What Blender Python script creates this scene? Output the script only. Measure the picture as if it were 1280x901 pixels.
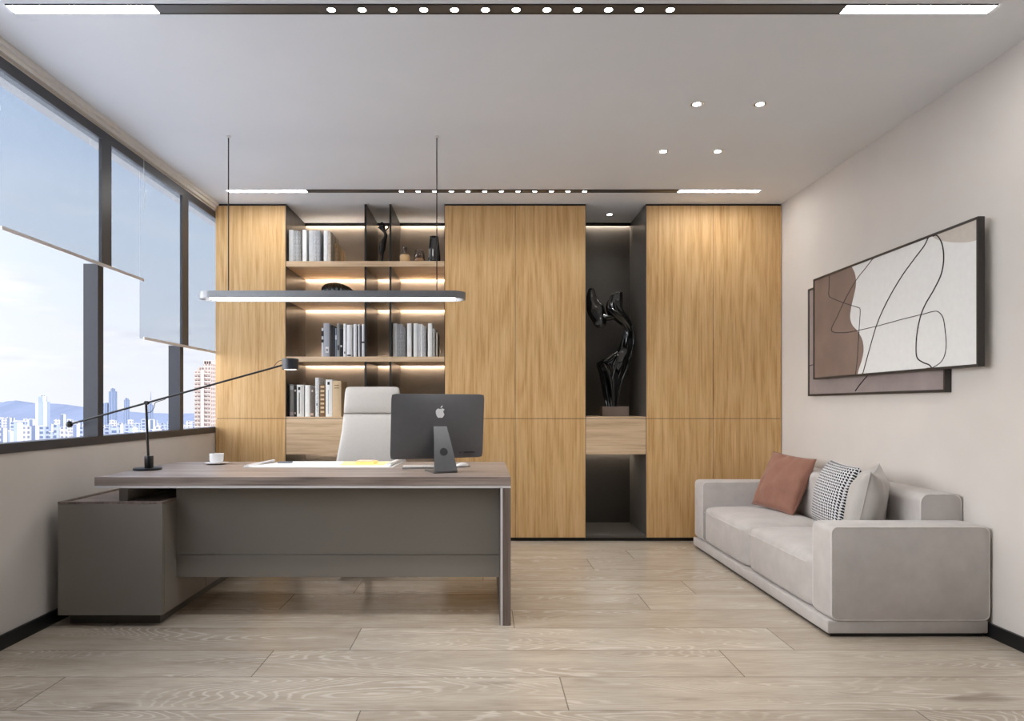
import bpy, bmesh, math, random
from mathutils import Vector, Matrix, Euler, noise
random.seed(7)
PI = math.pi
for o in list(bpy.data.objects): bpy.data.objects.remove(o)
scene = bpy.context.scene
C = scene.collection

# ------------------------------------------------------------------ camera
F = 850.0; VX = 605.0; VY = 507.0; EYE = 1.109
cam = bpy.data.cameras.new('camera'); co = bpy.data.objects.new('camera', cam); C.objects.link(co)
cam.sensor_width = 36; cam.lens = F/1280*36
cam.shift_x = (640-VX)/1280; cam.shift_y = (VY-450.5)/1280
co.location = (0, 0, EYE); co.rotation_euler = (PI/2, 0, 0)
cam.clip_start = .05; cam.clip_end = 6000
scene.camera = co
scene.view_settings.view_transform = 'Standard'
scene.view_settings.look = 'None'
scene.view_settings.gamma = 1
scene.view_settings.use_curve_mapping = False
scene.view_settings.exposure = 0.5

# ------------------------------------------------------------------ tunables (light)
SKY = .77        # visible sky level
GLOW = 5.9       # sky glow added out of view, brightens the room through the windows
W_SPOT = 5.0      # each small recessed spot
W_DOWN = 8.0
E_LINE = 30.0     # ceiling linear diffuser
E_PEND = 9.0
E_STRIP = 52.0

SUN_E = 6.0
R2 = math.radians
def hexc(r, g, b):
    f = lambda v: (v/255/12.92) if v/255 <= .04045 else ((v/255+.055)/1.055)**2.4
    return (f(r), f(g), f(b), 1)

# ------------------------------------------------------------------ node helpers
class NT:
    def __init__(s, tree): s.t = tree; s.n = tree.nodes; s.l = tree.links
    def node(s, typ, **kw):
        n = s.n.new(typ)
        for k, v in kw.items():
            if k.startswith('i_'):
                key = k[2:]; key = int(key) if key.isdigit() else key.replace('_', ' ')
                s.put(n.inputs[key], v)
            else: setattr(n, k, v)
        return n
    def put(s, sock, v):
        if isinstance(v, bpy.types.NodeSocket): s.l.new(v, sock)
        else: sock.default_value = v
    def math(s, op, a, b=None, c=None, clamp=False):
        n = s.n.new('ShaderNodeMath'); n.operation = op; n.use_clamp = clamp
        s.put(n.inputs[0], a)
        if b is not None: s.put(n.inputs[1], b)
        if c is not None: s.put(n.inputs[2], c)
        return n.outputs[0]
    def vmath(s, op, a, b=None):
        n = s.n.new('ShaderNodeVectorMath'); n.operation = op
        s.put(n.inputs[0], a)
        if b is not None: s.put(n.inputs[1], b)
        return n
    def sep(s, v):
        n = s.n.new('ShaderNodeSeparateXYZ'); s.l.new(v, n.inputs[0]); return n.outputs
    def comb(s, x, y, z):
        n = s.n.new('ShaderNodeCombineXYZ'); s.put(n.inputs[0], x); s.put(n.inputs[1], y); s.put(n.inputs[2], z); return n.outputs[0]
    def noise(s, vec, scale, detail=3, rough=.5, dist=0, out='Fac'):
        n = s.n.new('ShaderNodeTexNoise'); s.put(n.inputs['Vector'], vec)
        n.inputs['Scale'].default_value = scale; n.inputs['Detail'].default_value = detail
        n.inputs['Roughness'].default_value = rough; n.inputs['Distortion'].default_value = dist
        return n.outputs[out]
    def ramp(s, fac, stops, interp='LINEAR'):
        n = s.n.new('ShaderNodeValToRGB'); s.put(n.inputs[0], fac); r = n.color_ramp; r.interpolation = interp
        while len(r.elements) < len(stops): r.elements.new(.5)
        for e, (p, c) in zip(r.elements, stops):
            e.position = p; e.color = c if len(c) == 4 else (*c, 1)
        return n.outputs[0]
    def mix(s, fac, a, b, blend='MIX'):
        n = s.n.new('ShaderNodeMix'); n.data_type = 'RGBA'; n.blend_type = blend
        s.put(n.inputs[0], fac); s.put(n.inputs[6], a); s.put(n.inputs[7], b); return n.outputs[2]
    def mapr(s, v, a, b, c=0., d=1.):
        n = s.n.new('ShaderNodeMapRange'); n.clamp = True; s.put(n.inputs[0], v)
        for i, q in enumerate((a, b, c, d)): n.inputs[i+1].default_value = q
        return n.outputs[0]
    def bump(s, h, strength=.3, dist=.01):
        n = s.n.new('ShaderNodeBump'); s.put(n.inputs['Height'], h)
        n.inputs['Strength'].default_value = strength; n.inputs['Distance'].default_value = dist
        return n.outputs[0]

def newmat(name):
    m = bpy.data.materials.new(name); m.use_nodes = True
    m.node_tree.nodes.clear(); return m, NT(m.node_tree)
def principled(nt, color, rough=.5, metal=0., spec=.5, normal=None, coat=0., **kw):
    p = nt.n.new('ShaderNodeBsdfPrincipled')
    nt.put(p.inputs['Base Color'], color); nt.put(p.inputs['Roughness'], rough)
    nt.put(p.inputs['Metallic'], metal); nt.put(p.inputs['Specular IOR Level'], spec)
    p.inputs['Coat Weight'].default_value = coat
    for k, v in kw.items(): nt.put(p.inputs[k.replace('_', ' ')], v)
    if normal is not None: nt.l.new(normal, p.inputs['Normal'])
    o = nt.n.new('ShaderNodeOutputMaterial'); nt.l.new(p.outputs[0], o.inputs[0]); return p
def pos(nt): return nt.n.new('ShaderNodeNewGeometry').outputs['Position']
def objc(nt): return nt.n.new('ShaderNodeTexCoord').outputs['Object']

def plain(name, col, rough=.5, metal=0., spec=.5, var=.04, scale=40, bump=0., coat=0.):
    m, nt = newmat(name)
    v = objc(nt)
    n = nt.noise(v, scale, 3)
    c2 = tuple(min(1, x*(1+var*2)) for x in col[:3])+(1,); c1 = tuple(x*(1-var*2) for x in col[:3])+(1,)
    c = nt.ramp(n, [(.3, c1), (.7, c2)])
    nm = nt.bump(n, bump, .002) if bump else None
    principled(nt, c, rough, metal, spec, nm, coat)
    return m

def wood(name, light, mid, dark, axis='z', rough=.42, period=.05, spec=.4, contrast=1., coarse=1., stretch=.09, bump=.12):
    """grain runs along axis; cathedral rings from a stretched noise field"""
    m, nt = newmat(name)
    x, y, z = nt.sep(pos(nt))
    if axis == 'z': a, b, l = x, y, z
    elif axis == 'x': a, b, l = z, y, x
    else: a, b, l = x, z, y
    b2 = nt.math('MULTIPLY', b, 1.0)
    ls = nt.math('MULTIPLY', l, stretch)
    v = nt.comb(a, b2, ls)
    big = nt.noise(v, 3.2*coarse, 2, .5)
    rings = nt.math('SINE', nt.math('MULTIPLY', nt.math('ADD', big, nt.math('MULTIPLY', nt.noise(v, 22*coarse, 2), .03)), 2*PI*.55/period))
    v2 = nt.comb(a, b2, nt.math('MULTIPLY', l, .02))
    fine = nt.noise(v2, 75*coarse, 4, .75)
    v3 = nt.comb(a, b2, nt.math('MULTIPLY', l, .07))
    wav = nt.noise(v3, 30*coarse, 3, .55, .6)
    pore = nt.mapr(nt.noise(nt.comb(a, b2, nt.math('MULTIPLY', l, .035)), 120*coarse, 2, .6), .56, .66)
    f = nt.math('ADD', nt.math('MULTIPLY', rings, .10*contrast), nt.math('MULTIPLY', nt.math('SUBTRACT', fine, .5), 1.3*contrast))
    f = nt.math('ADD', f, nt.math('MULTIPLY', nt.math('SUBTRACT', wav, .5), .75*contrast))
    f = nt.math('SUBTRACT', f, nt.math('MULTIPLY', pore, .16*contrast))
    f = nt.math('ADD', f, .55, clamp=True)
    c = nt.ramp(f, [(.12, dark), (.5, mid), (.85, light)])
    principled(nt, c, rough, 0, spec, nt.bump(f, bump, .0015))
    return m

def fabric(name, col, scale=900, rough=.9, var=.05, patch=3.0):
    m, nt = newmat(name)
    v = objc(nt)
    n = nt.noise(v, patch*3, 4, .6)
    w = nt.noise(v, scale, 2)
    c1 = tuple(x*(1-var*2) for x in col[:3])+(1,); c2 = tuple(min(1, x*(1+var*2)) for x in col[:3])+(1,)
    c = nt.ramp(nt.math('ADD', nt.math('MULTIPLY', n, .75), nt.math('MULTIPLY', w, .25)), [(.3, c1), (.7, c2)])
    p = principled(nt, c, rough, 0, .2, nt.bump(w, .25, .002))
    p.inputs['Sheen Weight'].default_value = .25; p.inputs['Sheen Roughness'].default_value = .4
    return m

def emit(name, col, strength):
    m, nt = newmat(name)
    e = nt.n.new('ShaderNodeEmission'); e.inputs[0].default_value = col; e.inputs[1].default_value = strength
    o = nt.n.new('ShaderNodeOutputMaterial'); nt.l.new(e.outputs[0], o.inputs[0]); return m

# ------------------------------------------------------------------ world
w = bpy.data.worlds.new('sky'); scene.world = w; w.use_nodes = True; w.node_tree.nodes.clear()
nt = NT(w.node_tree)
d = nt.n.new('ShaderNodeTexCoord').outputs['Generated']
dx, dy, dz = nt.sep(d)
base = nt.ramp(dz, [(0., hexc(238, 241, 247)), (.10, hexc(233, 239, 248)), (.22, hexc(218, 231, 248)), (.36, hexc(188, 212, 246)), (.8, hexc(120, 165, 230))])
den = nt.math('ADD', nt.math('ABSOLUTE', dz), .16)
cv = nt.comb(nt.math('DIVIDE', dx, den), nt.math('DIVIDE', dy, den), nt.math('MULTIPLY', dz, 7.0))
cl = nt.noise(cv, 1.1, 6, .58)
cl = nt.mapr(cl, .46, .62)
msk = nt.math('MULTIPLY', nt.mapr(dz, .02, .08), nt.mapr(dz, .30, .17))
cl = nt.math('MULTIPLY', cl, msk)
sh = nt.noise(cv, 2.6, 4, .55)
ccol = nt.ramp(sh, [(.35, hexc(222, 226, 238)), (.6, hexc(252, 252, 255))])
col = nt.mix(cl, base, ccol)
g = Vector((-.94, -.30, .14)).normalized()
dt = nt.vmath('DOT_PRODUCT', d, (g.x, g.y, g.z)).outputs['Value']
gl = nt.math('POWER', nt.math('MAXIMUM', dt, 0.), 4.0)
bg1 = nt.node('ShaderNodeBackground', i_0=col, i_1=SKY)
bg2 = nt.node('ShaderNodeBackground', i_0=(1., .99, .98, 1), i_1=nt.math('MULTIPLY', gl, GLOW))
ad = nt.n.new('ShaderNodeAddShader'); nt.l.new(bg1.outputs[0], ad.inputs[0]); nt.l.new(bg2.outputs[0], ad.inputs[1])
wo = nt.n.new('ShaderNodeOutputWorld'); nt.l.new(ad.outputs[0], wo.inputs[0])
w.cycles.sampling_method = 'MANUAL'; w.cycles.sample_map_resolution = 1024

# high sun on the far side of the building: it lights the city and the ground outside, never the room directly
sl = bpy.data.lights.new('sun', 'SUN'); sl.energy = SUN_E; sl.angle = R2(2); sl.color = (1, .985, .96)
so = bpy.data.objects.new('sun', sl); C.objects.link(so); so.rotation_euler = (R2(14), R2(27), 0)

# ------------------------------------------------------------------ mesh helpers
def box(bm, x0, x1, y0, y1, z0, z1, bev=0., seg=2):
    r = bmesh.ops.create_cube(bm, size=1)['verts']
    for v in r:
        v.co = Vector((x0+(v.co.x+.5)*(x1-x0), y0+(v.co.y+.5)*(y1-y0), z0+(v.co.z+.5)*(z1-z0)))
    if bev > 0:
        es = list({e for v in r for e in v.link_edges})
        bmesh.ops.bevel(bm, geom=es, offset=bev, segments=seg, profile=.5, affect='EDGES')
    return bm
def frame_axes(dv):
    dv = dv.normalized(); up = Vector((0, 0, 1)) if abs(dv.z) < .9 else Vector((1, 0, 0))
    a = dv.cross(up).normalized(); return a, a.cross(dv).normalized()
def tube(bm, pts, r, n=10, closed=False):
    pts = [Vector(p) for p in pts]; rings = []
    N = len(pts)
    for i, p in enumerate(pts):
        if closed: dv = pts[(i+1) % N]-pts[i-1]
        else: dv = pts[min(i+1, N-1)]-pts[max(i-1, 0)]
        if i == 0: a, b = frame_axes(dv)
        else:
            dn = dv.normalized(); a = (a-dn*a.dot(dn)).normalized(); b = a.cross(dn).normalized()
        rr = r[i] if isinstance(r, (list, tuple)) else r
        rings.append([bm.verts.new(p+a*rr*math.cos(2*PI*k/n)+b*rr*math.sin(2*PI*k/n)) for k in range(n)])
    M = N if closed else N-1
    for i in range(M):
        A = rings[i]; B = rings[(i+1) % N]
        for k in range(n): bm.faces.new((A[k], A[(k+1) % n], B[(k+1) % n], B[k]))
    if not closed:
        bm.faces.new(rings[0]); bm.faces.new(rings[-1][::-1])
    bmesh.ops.recalc_face_normals(bm, faces=bm.faces)
    return bm
def lathe(bm, prof, c=(0, 0, 0), n=32, flute=0, amp=0., ax=1., ay=1.):
    c = Vector(c); rings = []
    for r, z in prof:
        ring = []
        for k in range(n):
            t = 2*PI*k/n; q = r*(1+(amp*math.cos(flute*t) if flute else 0))
            ring.append(bm.verts.new(c+Vector((q*ax*math.cos(t), q*ay*math.sin(t), z))))
        rings.append(ring)
    for A, B in zip(rings, rings[1:]):
        for k in range(n): bm.faces.new((A[k], A[(k+1) % n], B[(k+1) % n], B[k]))
    bm.faces.new(rings[0][::-1]); bm.faces.new(rings[-1])
    bmesh.ops.recalc_face_normals(bm, faces=bm.faces)
    return bm
def prism(bm, pts, dvec):
    """polygon pts (3D list) extruded by dvec"""
    dvec = Vector(dvec); A = [bm.verts.new(Vector(p)) for p in pts]; B = [bm.verts.new(Vector(p)+dvec) for p in pts]
    bm.faces.new(A); bm.faces.new(B[::-1]); n = len(A)
    for i in range(n): bm.faces.new((A[i], B[i], B[(i+1) % n], A[(i+1) % n]))
    bmesh.ops.recalc_face_normals(bm, faces=bm.faces)
    return bm
def catmull(pts, sub=8, closed=False):
    P = [Vector(p) for p in pts]; out = []; N = len(P)
    rng = range(N) if closed else range(N-1)
    for i in rng:
        if closed: p0, p1, p2, p3 = P[i-1], P[i], P[(i+1) % N], P[(i+2) % N]
        else: p0, p1, p2, p3 = P[max(i-1, 0)], P[i], P[i+1], P[min(i+2, N-1)]
        for k in range(sub):
            t = k/sub
            out.append(.5*((2*p1)+(-p0+p2)*t+(2*p0-5*p1+4*p2-p3)*t*t+(-p0+3*p1-3*p2+p3)*t**3))
    if not closed: out.append(P[-1])
    return out
def thing(name, label, cat, loc=(0, 0, 0), rot=(0, 0, 0), group=None):
    o = bpy.data.objects.new(name, None); o.empty_display_size = .05; C.objects.link(o)
    o.location = loc; o.rotation_euler = rot; o['label'] = label; o['category'] = cat
    if group: o['group'] = group
    return o
def wloc(o):
    l = Vector((0, 0, 0))
    while o is not None: l += o.location; o = o.parent
    return l
def mesh(name, bm, m, parent=None, smooth=False, local=False, origin=None, label=None):
    """one mesh object. Geometry is in world metres unless local; it is re-based on the parent's place."""
    if parent is not None and not local:
        bmesh.ops.translate(bm, verts=bm.verts, vec=-wloc(parent))
    if origin is not None:
        bmesh.ops.translate(bm, verts=bm.verts, vec=-Vector(origin))
    me = bpy.data.meshes.new(name); bm.to_mesh(me); bm.free()
    if smooth:
        for p in me.polygons: p.use_smooth = True
        if smooth is not True:
            me.set_sharp_from_angle(angle=math.radians(smooth))
    o = bpy.data.objects.new(name, me); C.objects.link(o)
    for mm in (m if isinstance(m, (list, tuple)) else [m]): me.materials.append(mm)
    if parent is not None: o.parent = parent
    if origin is not None: o.location = origin
    if label: o['label'] = label
    return o
def bmn(): return bmesh.new()
def bx(name, dims, m, parent=None, bev=0., seg=2, **kw):
    return mesh(name, box(bmn(), *dims, bev=bev, seg=seg), m, parent, smooth=(40 if bev else False), **kw)
def tag(o, label, cat, group=None):
    o['label'] = label; o['category'] = cat
    if group: o['group'] = group
    return o
def struct(name, bm, m, parent=None, **kw):
    o = mesh(name, bm, m, parent, **kw)
    if parent is None: o['kind'] = 'structure'
    return o
def sbox(name, dims, m, bev=0., **kw): return struct(name, box(bmn(), *dims, bev=bev), m, **kw)
def px2(x, y, Y):    # design-time conversion of a photo reading at depth Y into metres
    return ((x-VX)*Y/F, Y, EYE+(VY-y)*Y/F)

# ------------------------------------------------------------------ materials
M_ceil = plain('ceiling_paint', hexc(233, 236, 240), .8, var=.004, scale=4)
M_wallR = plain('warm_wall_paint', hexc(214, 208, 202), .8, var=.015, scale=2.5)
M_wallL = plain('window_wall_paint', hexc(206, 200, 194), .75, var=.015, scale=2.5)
M_white = plain('white_paint', hexc(232, 230, 227), .6, var=.01)
M_black = plain('black_trim', hexc(18, 18, 20), .4)
M_frame = plain('dark_aluminium', hexc(60, 60, 63), .4, .2, var=.02)
M_oak = wood('golden_oak_veneer', hexc(222, 186, 136), hexc(208, 168, 114), hexc(182, 138, 82), 'z', .5, contrast=1.0, coarse=1.15)
M_oakl = wood('pale_oak_veneer', hexc(222, 197, 165), hexc(208, 180, 146), hexc(178, 150, 118), 'x', .45, stretch=.12)
M_waln = wood('grey_walnut_veneer', hexc(160, 147, 139), hexc(136, 122, 114), hexc(98, 86, 79), 'x', .38, coarse=.7)
M_walnz = wood('grey_walnut_upright', hexc(140, 125, 116), hexc(118, 104, 96), hexc(86, 75, 68), 'z', .4, coarse=.8)
M_dark = wood('smoked_dark_veneer', hexc(84, 74, 64), hexc(62, 54, 48), hexc(44, 38, 34), 'z', .3, contrast=.6)
M_darkg = plain('charcoal_laminate', hexc(84, 79, 74), .35, var=.02)
M_backp = plain('taupe_back_panel', hexc(126, 114, 101), .6, var=.02, scale=10)
M_lacq = plain('grey_brown_lacquer', hexc(130, 124, 116), .3, var=.01, scale=3, spec=.5)
M_strip = plain('silver_edge_strip', hexc(216, 212, 212), .35, .2, var=.01)
M_metal = plain('brushed_grey_metal', hexc(120, 120, 122), .32, .8, var=.03)
M_blackm = plain('satin_black_metal', hexc(34, 33, 34), .35, .3)
M_gloss = plain('glossy_black_resin', hexc(8, 8, 9), .07, 0, .6, coat=.6, var=.0)
M_alu = plain('dark_grey_aluminium', hexc(104, 104, 106), .4, .4, var=.015)
M_silver = plain('silver_mark', hexc(232, 232, 234), .35, .0, var=.0)
M_sofa = fabric('pale_grey_sofa_fabric', hexc(196, 190, 186))
M_pipe = fabric('piping_fabric', hexc(226, 221, 217))
M_brown = fabric('rust_velvet', hexc(150, 108, 92), 500, .75, .07)
M_grey = fabric('light_grey_satin', hexc(188, 183, 178), 600, .55, .04)
M_leath = plain('white_leather', hexc(182, 178, 174), .45, var=.01, scale=60, bump=.1)
M_porc = plain('white_porcelain', hexc(240, 240, 240), .15, var=.0)
M_paper = plain('white_paper', hexc(246, 246, 246), .8, var=.005)
M_yel = plain('yellow_paper', hexc(250, 228, 150), .8, var=.01)
M_pink = plain('peach_notes', hexc(240, 200, 170), .8, var=.01)
M_ink = plain('ink', hexc(30, 30, 32), .6)
M_lit = emit('linear_diffuser_light', (1, .985, .96, 1), E_LINE)
M_pend = emit('pendant_diffuser_light', (1, .97, .93, 1), E_PEND)
M_led = emit('warm_led_strip', (1, .885, .76, 1), E_STRIP)
M_bulb = emit('spot_lens_light', (1, .96, .9, 1), 25)
M_lampd = emit('desk_lamp_disc_light', (1, .9, .75, 1), 6)

def houndstooth():
    m, nt = newmat('houndstooth_weave')
    u = nt.n.new('ShaderNodeTexCoord').outputs['UV']
    x, y, _ = nt.sep(u)
    N = 24.
    X = nt.math('FRACT', nt.math('MULTIPLY', x, N)); Y = nt.math('FRACT', nt.math('MULTIPLY', y, N))
    a = nt.math('LESS_THAN', X, .5); b = nt.math('LESS_THAN', Y, .5)
    dg = nt.math('LESS_THAN', nt.math('FRACT', nt.math('ADD', nt.math('ADD', X, Y), .25)), .36)
    same = nt.math('COMPARE', a, b, .1)
    v = nt.math('ADD', nt.math('MULTIPLY', same, a), nt.math('MULTIPLY', nt.math('SUBTRACT', 1., same), dg))
    c = nt.ramp(v, [(.4, hexc(30, 31, 36)), (.6, hexc(222, 222, 224))])
    principled(nt, c, .85, 0, .2, nt.bump(v, .2, .001)); return m
M_hound = houndstooth()

def floor_mat():
    m, nt = newmat('grey_oak_plank_floor')
    x, y, z = nt.sep(pos(nt))
    PW, PL = .306, 2.02
    ry = nt.math('DIVIDE', nt.math('SUBTRACT', y, 2.475), PW)
    row = nt.math('FLOOR', ry); fy = nt.math('FRACT', ry)
    off = nt.math('ADD', nt.math('MULTIPLY', row, .62), .309)
    off = nt.math('ADD', off, nt.math('MULTIPLY', nt.math('SINE', nt.math('MULTIPLY', row, 2.1)), .16))
    rx = nt.math('DIVIDE', nt.math('SUBTRACT', x, off), PL)
    colm = nt.math('FLOOR', rx); fx = nt.math('FRACT', rx)
    wn = nt.n.new('ShaderNodeTexWhiteNoise'); wn.noise_dimensions = '2D'
    nt.l.new(nt.comb(row, colm, 0.), wn.inputs['Vector'])
    rnd = wn.outputs['Value']; rs = nt.sep(wn.outputs['Color'])
    sh = nt.math('MULTIPLY', rnd, 37.)
    v = nt.comb(nt.math('ADD', nt.math('MULTIPLY', x, .42), sh), nt.math('ADD', nt.math('MULTIPLY', y, 2.6), nt.math('MULTIPLY', rs[1], 9.)), sh)
    big = nt.noise(v, 1.25, 2, .45, .3)
    det = nt.noise(v, 9, 3, .6)
    ring = nt.math('SINE', nt.math('MULTIPLY', nt.math('ADD', big, nt.math('MULTIPLY', det, .030)), 330.))
    ring = nt.mapr(ring, .35, .97)
    fade = nt.mapr(nt.noise(v, 2.2, 2), .42, .62)
    v2 = nt.comb(nt.math('MULTIPLY', x, .035), y, sh)
    fine = nt.noise(v2, 230, 3, .7)
    v4 = nt.comb(nt.math('MULTIPLY', x, .25), y, sh)
    blot = nt.noise(v4, 9, 4, .6)
    f = nt.math('ADD', nt.math('MULTIPLY', nt.math('SUBTRACT', fine, .5), .9), nt.math('MULTIPLY', nt.math('SUBTRACT', blot, .5), .8))
    f = nt.math('ADD', nt.math('ADD', f, .5), nt.math('MULTIPLY', nt.math('SUBTRACT', rnd, .5), .22))
    c = nt.ramp(f, [(.1, hexc(152, 138, 122)), (.5, hexc(184, 171, 154)), (.9, hexc(205, 194, 178))])
    c = nt.mix(nt.math('MULTIPLY', nt.math('MULTIPLY', ring, fade), .48), c, hexc(228, 220, 208))
    kn = nt.noise(nt.comb(nt.math('MULTIPLY', x, .8), nt.math('MULTIPLY', y, 2.4), sh), 2.4, 2)
    c = nt.mix(nt.math('MULTIPLY', nt.mapr(kn, .70, .80), .5), c, hexc(92, 76, 62))
    ey = nt.math('MULTIPLY', nt.math('MINIMUM', fy, nt.math('SUBTRACT', 1., fy)), PW)
    ex = nt.math('MULTIPLY', nt.math('MINIMUM', fx, nt.math('SUBTRACT', 1., fx)), PL)
    e = nt.mapr(nt.math('MINIMUM', ex, ey), .0008, .0034)
    c = nt.mix(nt.math('MULTIPLY', nt.math('SUBTRACT', 1., e), .7), c, hexc(70, 60, 50))
    hgt = nt.math('ADD', nt.math('MULTIPLY', fine, .35), nt.math('MULTIPLY', e, .8))
    rg = nt.math('ADD', nt.math('MULTIPLY', fine, .16), .16)
    principled(nt, c, rg, 0, .5, nt.bump(hgt, .12, .002))
    return m
M_floor = floor_mat()

# ------------------------------------------------------------------ room shell
XL, XR, YF, YB, ZC = -2.20, 2.435, 6.25, -1.6, 2.76
sbox('floor', (XL-.25, XR+.2, YB-.2, YF+.2, -.12, 0), M_floor)
sbox('ceiling', (XL-.25, XR+.2, YB-.2, YF+.2, ZC, ZC+.12), M_ceil)
sbox('wall_right', (XR, XR+.2, YB-.2, YF+.2, 0, ZC), M_wallR)
sbox('wall_far', (XL-.25, XR, YF, YF+.2, 0, ZC), M_wallR)
sbox('wall_behind', (XL-.25, XR, YB-.2, YB, 0, ZC), plain('rear_wall_finish', hexc(92, 88, 84), .7))
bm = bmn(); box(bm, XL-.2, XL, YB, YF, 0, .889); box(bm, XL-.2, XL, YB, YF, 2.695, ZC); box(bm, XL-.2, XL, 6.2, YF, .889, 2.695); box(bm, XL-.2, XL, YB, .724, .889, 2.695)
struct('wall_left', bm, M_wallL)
sbox('baseboard_left', (XL, XL+.014, YB, 5.53, 0, .066), M_black)
sbox('baseboard_right', (XR-.014, XR, YB, 5.53, 0, .066), M_black)
bm = bmn(); box(bm, XL, XL+.035, YB, 5.55, 2.735, ZC); box(bm, XL, XL+.018, YB, 5.55, 2.712, 2.735)
struct('trim_1', bm, M_white)
# windows: four bays of dark aluminium frame; upper posts are shifted to imitate the view bent by the blinds
ms = [(2.844-1.06*k) for k in (2, 1)]+[2.844, 3.892, 4.935, 6.2]
M_post = plain('shade_tinted_aluminium', hexc(40, 43, 52), .4, .1, var=.02)  # frame metal with shade and blue sky reflection put into its colour
def glass_mat():
    m, nt = newmat('window_glass')
    t = nt.node('ShaderNodeBsdfTransparent', i_0=(.99, .99, .995, 1)); g = nt.node('ShaderNodeBsdfGlossy', i_0=(1, 1, 1, 1), i_1=.02)
    fr = nt.node('ShaderNodeMath', operation='MULTIPLY', i_0=nt.node('ShaderNodeLayerWeight', i_0=.12).outputs['Facing'], i_1=.025)
    mx = nt.n.new('ShaderNodeMixShader'); nt.l.new(fr.outputs[0], mx.inputs[0]); nt.l.new(t.outputs[0], mx.inputs[1]); nt.l.new(g.outputs[0], mx.inputs[2])
    o = nt.n.new('ShaderNodeOutputMaterial'); nt.l.new(mx.outputs[0], o.inputs[0]); return m
M_glass = glass_mat()
def blind_mat():
    m, nt = newmat('sheer_blind_film')
    t = nt.node('ShaderNodeBsdfTransparent', i_0=(.70, .72, .74, 1)); g = nt.node('ShaderNodeBsdfTranslucent', i_0=(.8, .85, .9, 1))
    mx = nt.n.new('ShaderNodeMixShader'); mx.inputs[0].default_value = .06; nt.l.new(t.outputs[0], mx.inputs[1]); nt.l.new(g.outputs[0], mx.inputs[2])
    o = nt.n.new('ShaderNodeOutputMaterial'); nt.l.new(mx.outputs[0], o.inputs[0]); return m
M_blind = blind_mat()
ZB = {3: 1.916, 4: 1.543}
for i in range(len(ms)-1):
    a, b = ms[i], (ms[i+1] if i < len(ms)-2 else 6.2)
    wn_ = bpy.data.objects.new('window_%d' % (i+1), None); C.objects.link(wn_); wn_.location = (XL, (a+b)/2, .889); wn_['kind'] = 'structure'
    bm = bmn()
    box(bm, XL-.08, XL+.006, a, b, .889, .935)
    box(bm, XL-.012, XL+.006, a, b, 2.64, 2.695); box(bm, XL-.08, XL-.04, a, b, 2.66, 2.695)
    mesh('window_frame', bm, M_frame, wn_)
    # post at the far side of this bay
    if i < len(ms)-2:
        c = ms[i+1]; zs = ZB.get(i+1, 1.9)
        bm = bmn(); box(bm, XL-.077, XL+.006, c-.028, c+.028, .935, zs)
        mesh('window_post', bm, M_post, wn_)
        bm = bmn(); box(bm, XL-.012, XL+.006, c+.012, c+.114, zs, 2.64)
        mesh('upper_window_post', bm, M_frame, wn_)
    mesh('window_pane', box(bmn(), XL-.062, XL-.056, a+.02, b-.001, .93, 2.645), M_glass, wn_)
# blinds
def blind(y0, y1, zb, label, ybar=None):
    t = thing('roller_blind', label, 'window blind', (XL+.012, (y0+y1)/2, zb))
    mesh('blind_fabric', box(bmn(), XL-.0165, XL-.0155, y0, y1, zb, 2.68), M_blind, t)
    mesh('bottom_bar', box(bmn(), XL+.006, XL+.016, y0, ybar or y1, zb-.009, zb+.010, .002), M_strip, t)
blind(1.74, 3.07, 2.45, 'sheer pale roller blind at the left edge of the photo, barely lowered')
blind(3.084, 4.372, 1.916, 'sheer pale roller blind lowered halfway, nearer and higher of the two in the window')
blind(4.376, 6.15, 1.543, 'sheer pale roller blind hanging lower, next to the oak cabinet', 5.55)
t = tag(mesh('blind_cord', tube(bmn(), [(XL+.012, 4.374, 2.70), (XL+.012, 4.374, 2.36)], .0014, 6), M_white), 'thin white blind cord between the two lowered blinds', 'cord')

# ------------------------------------------------------------------ cabinet wall
WF, WB = 5.556, 6.173
ZS, ZT = 1.004, 2.743
def cabinet(name, label, x0, x1, splits):
    t = thing(name, label, 'cabinet', ((x0+x1)/2, WF, 0))
    bm = bmn(); box(bm, x0+.004, x1-.004, WF+.022, WB+.06, .03, 2.75)
    mesh('carcass', bm, M_dark, t)
    bx('plinth', (x0+.002, x1-.002, WF+.03, WF+.08, 0, .03), M_black, t)
    bx('shadow_gap_strip', (x0+.002, x1-.002, WF+.012, WF+.03, 2.745, 2.759), M_black, t)  # black strip standing in for the shadow gap above the doors
    xs = [x0]+splits+[x1]
    for a, b in zip(xs, xs[1:]):
        for z0, z1, nm in ((.032, ZS-.002, 'lower_door'), (ZS+.002, ZT, 'upper_door')):
            bx(nm, (a+.0018, b-.0018, WF, WF+.02, z0, z1), M_oak, t, bev=.001, seg=1)
    return t
cabinet('tall_cabinet', 'single narrow golden oak tall cabinet beside the window wall', XL+.004, -1.621, [])
cabinet('tall_cabinet', 'golden oak double tall cabinet between the open shelves and the dark niche', -.32, .83, [.255])
cabinet('tall_cabinet', 'golden oak double tall cabinet in the corner by the right wall, behind the sofa', 1.327, XR-.004, [1.873])

def led(parent, x0, x1, y, z, name='light_strip'):
    o = bx(name, (x0+.006, x1-.006, y-.020, y-.004, z+.012, z+.016), M_led, parent); return o
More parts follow.
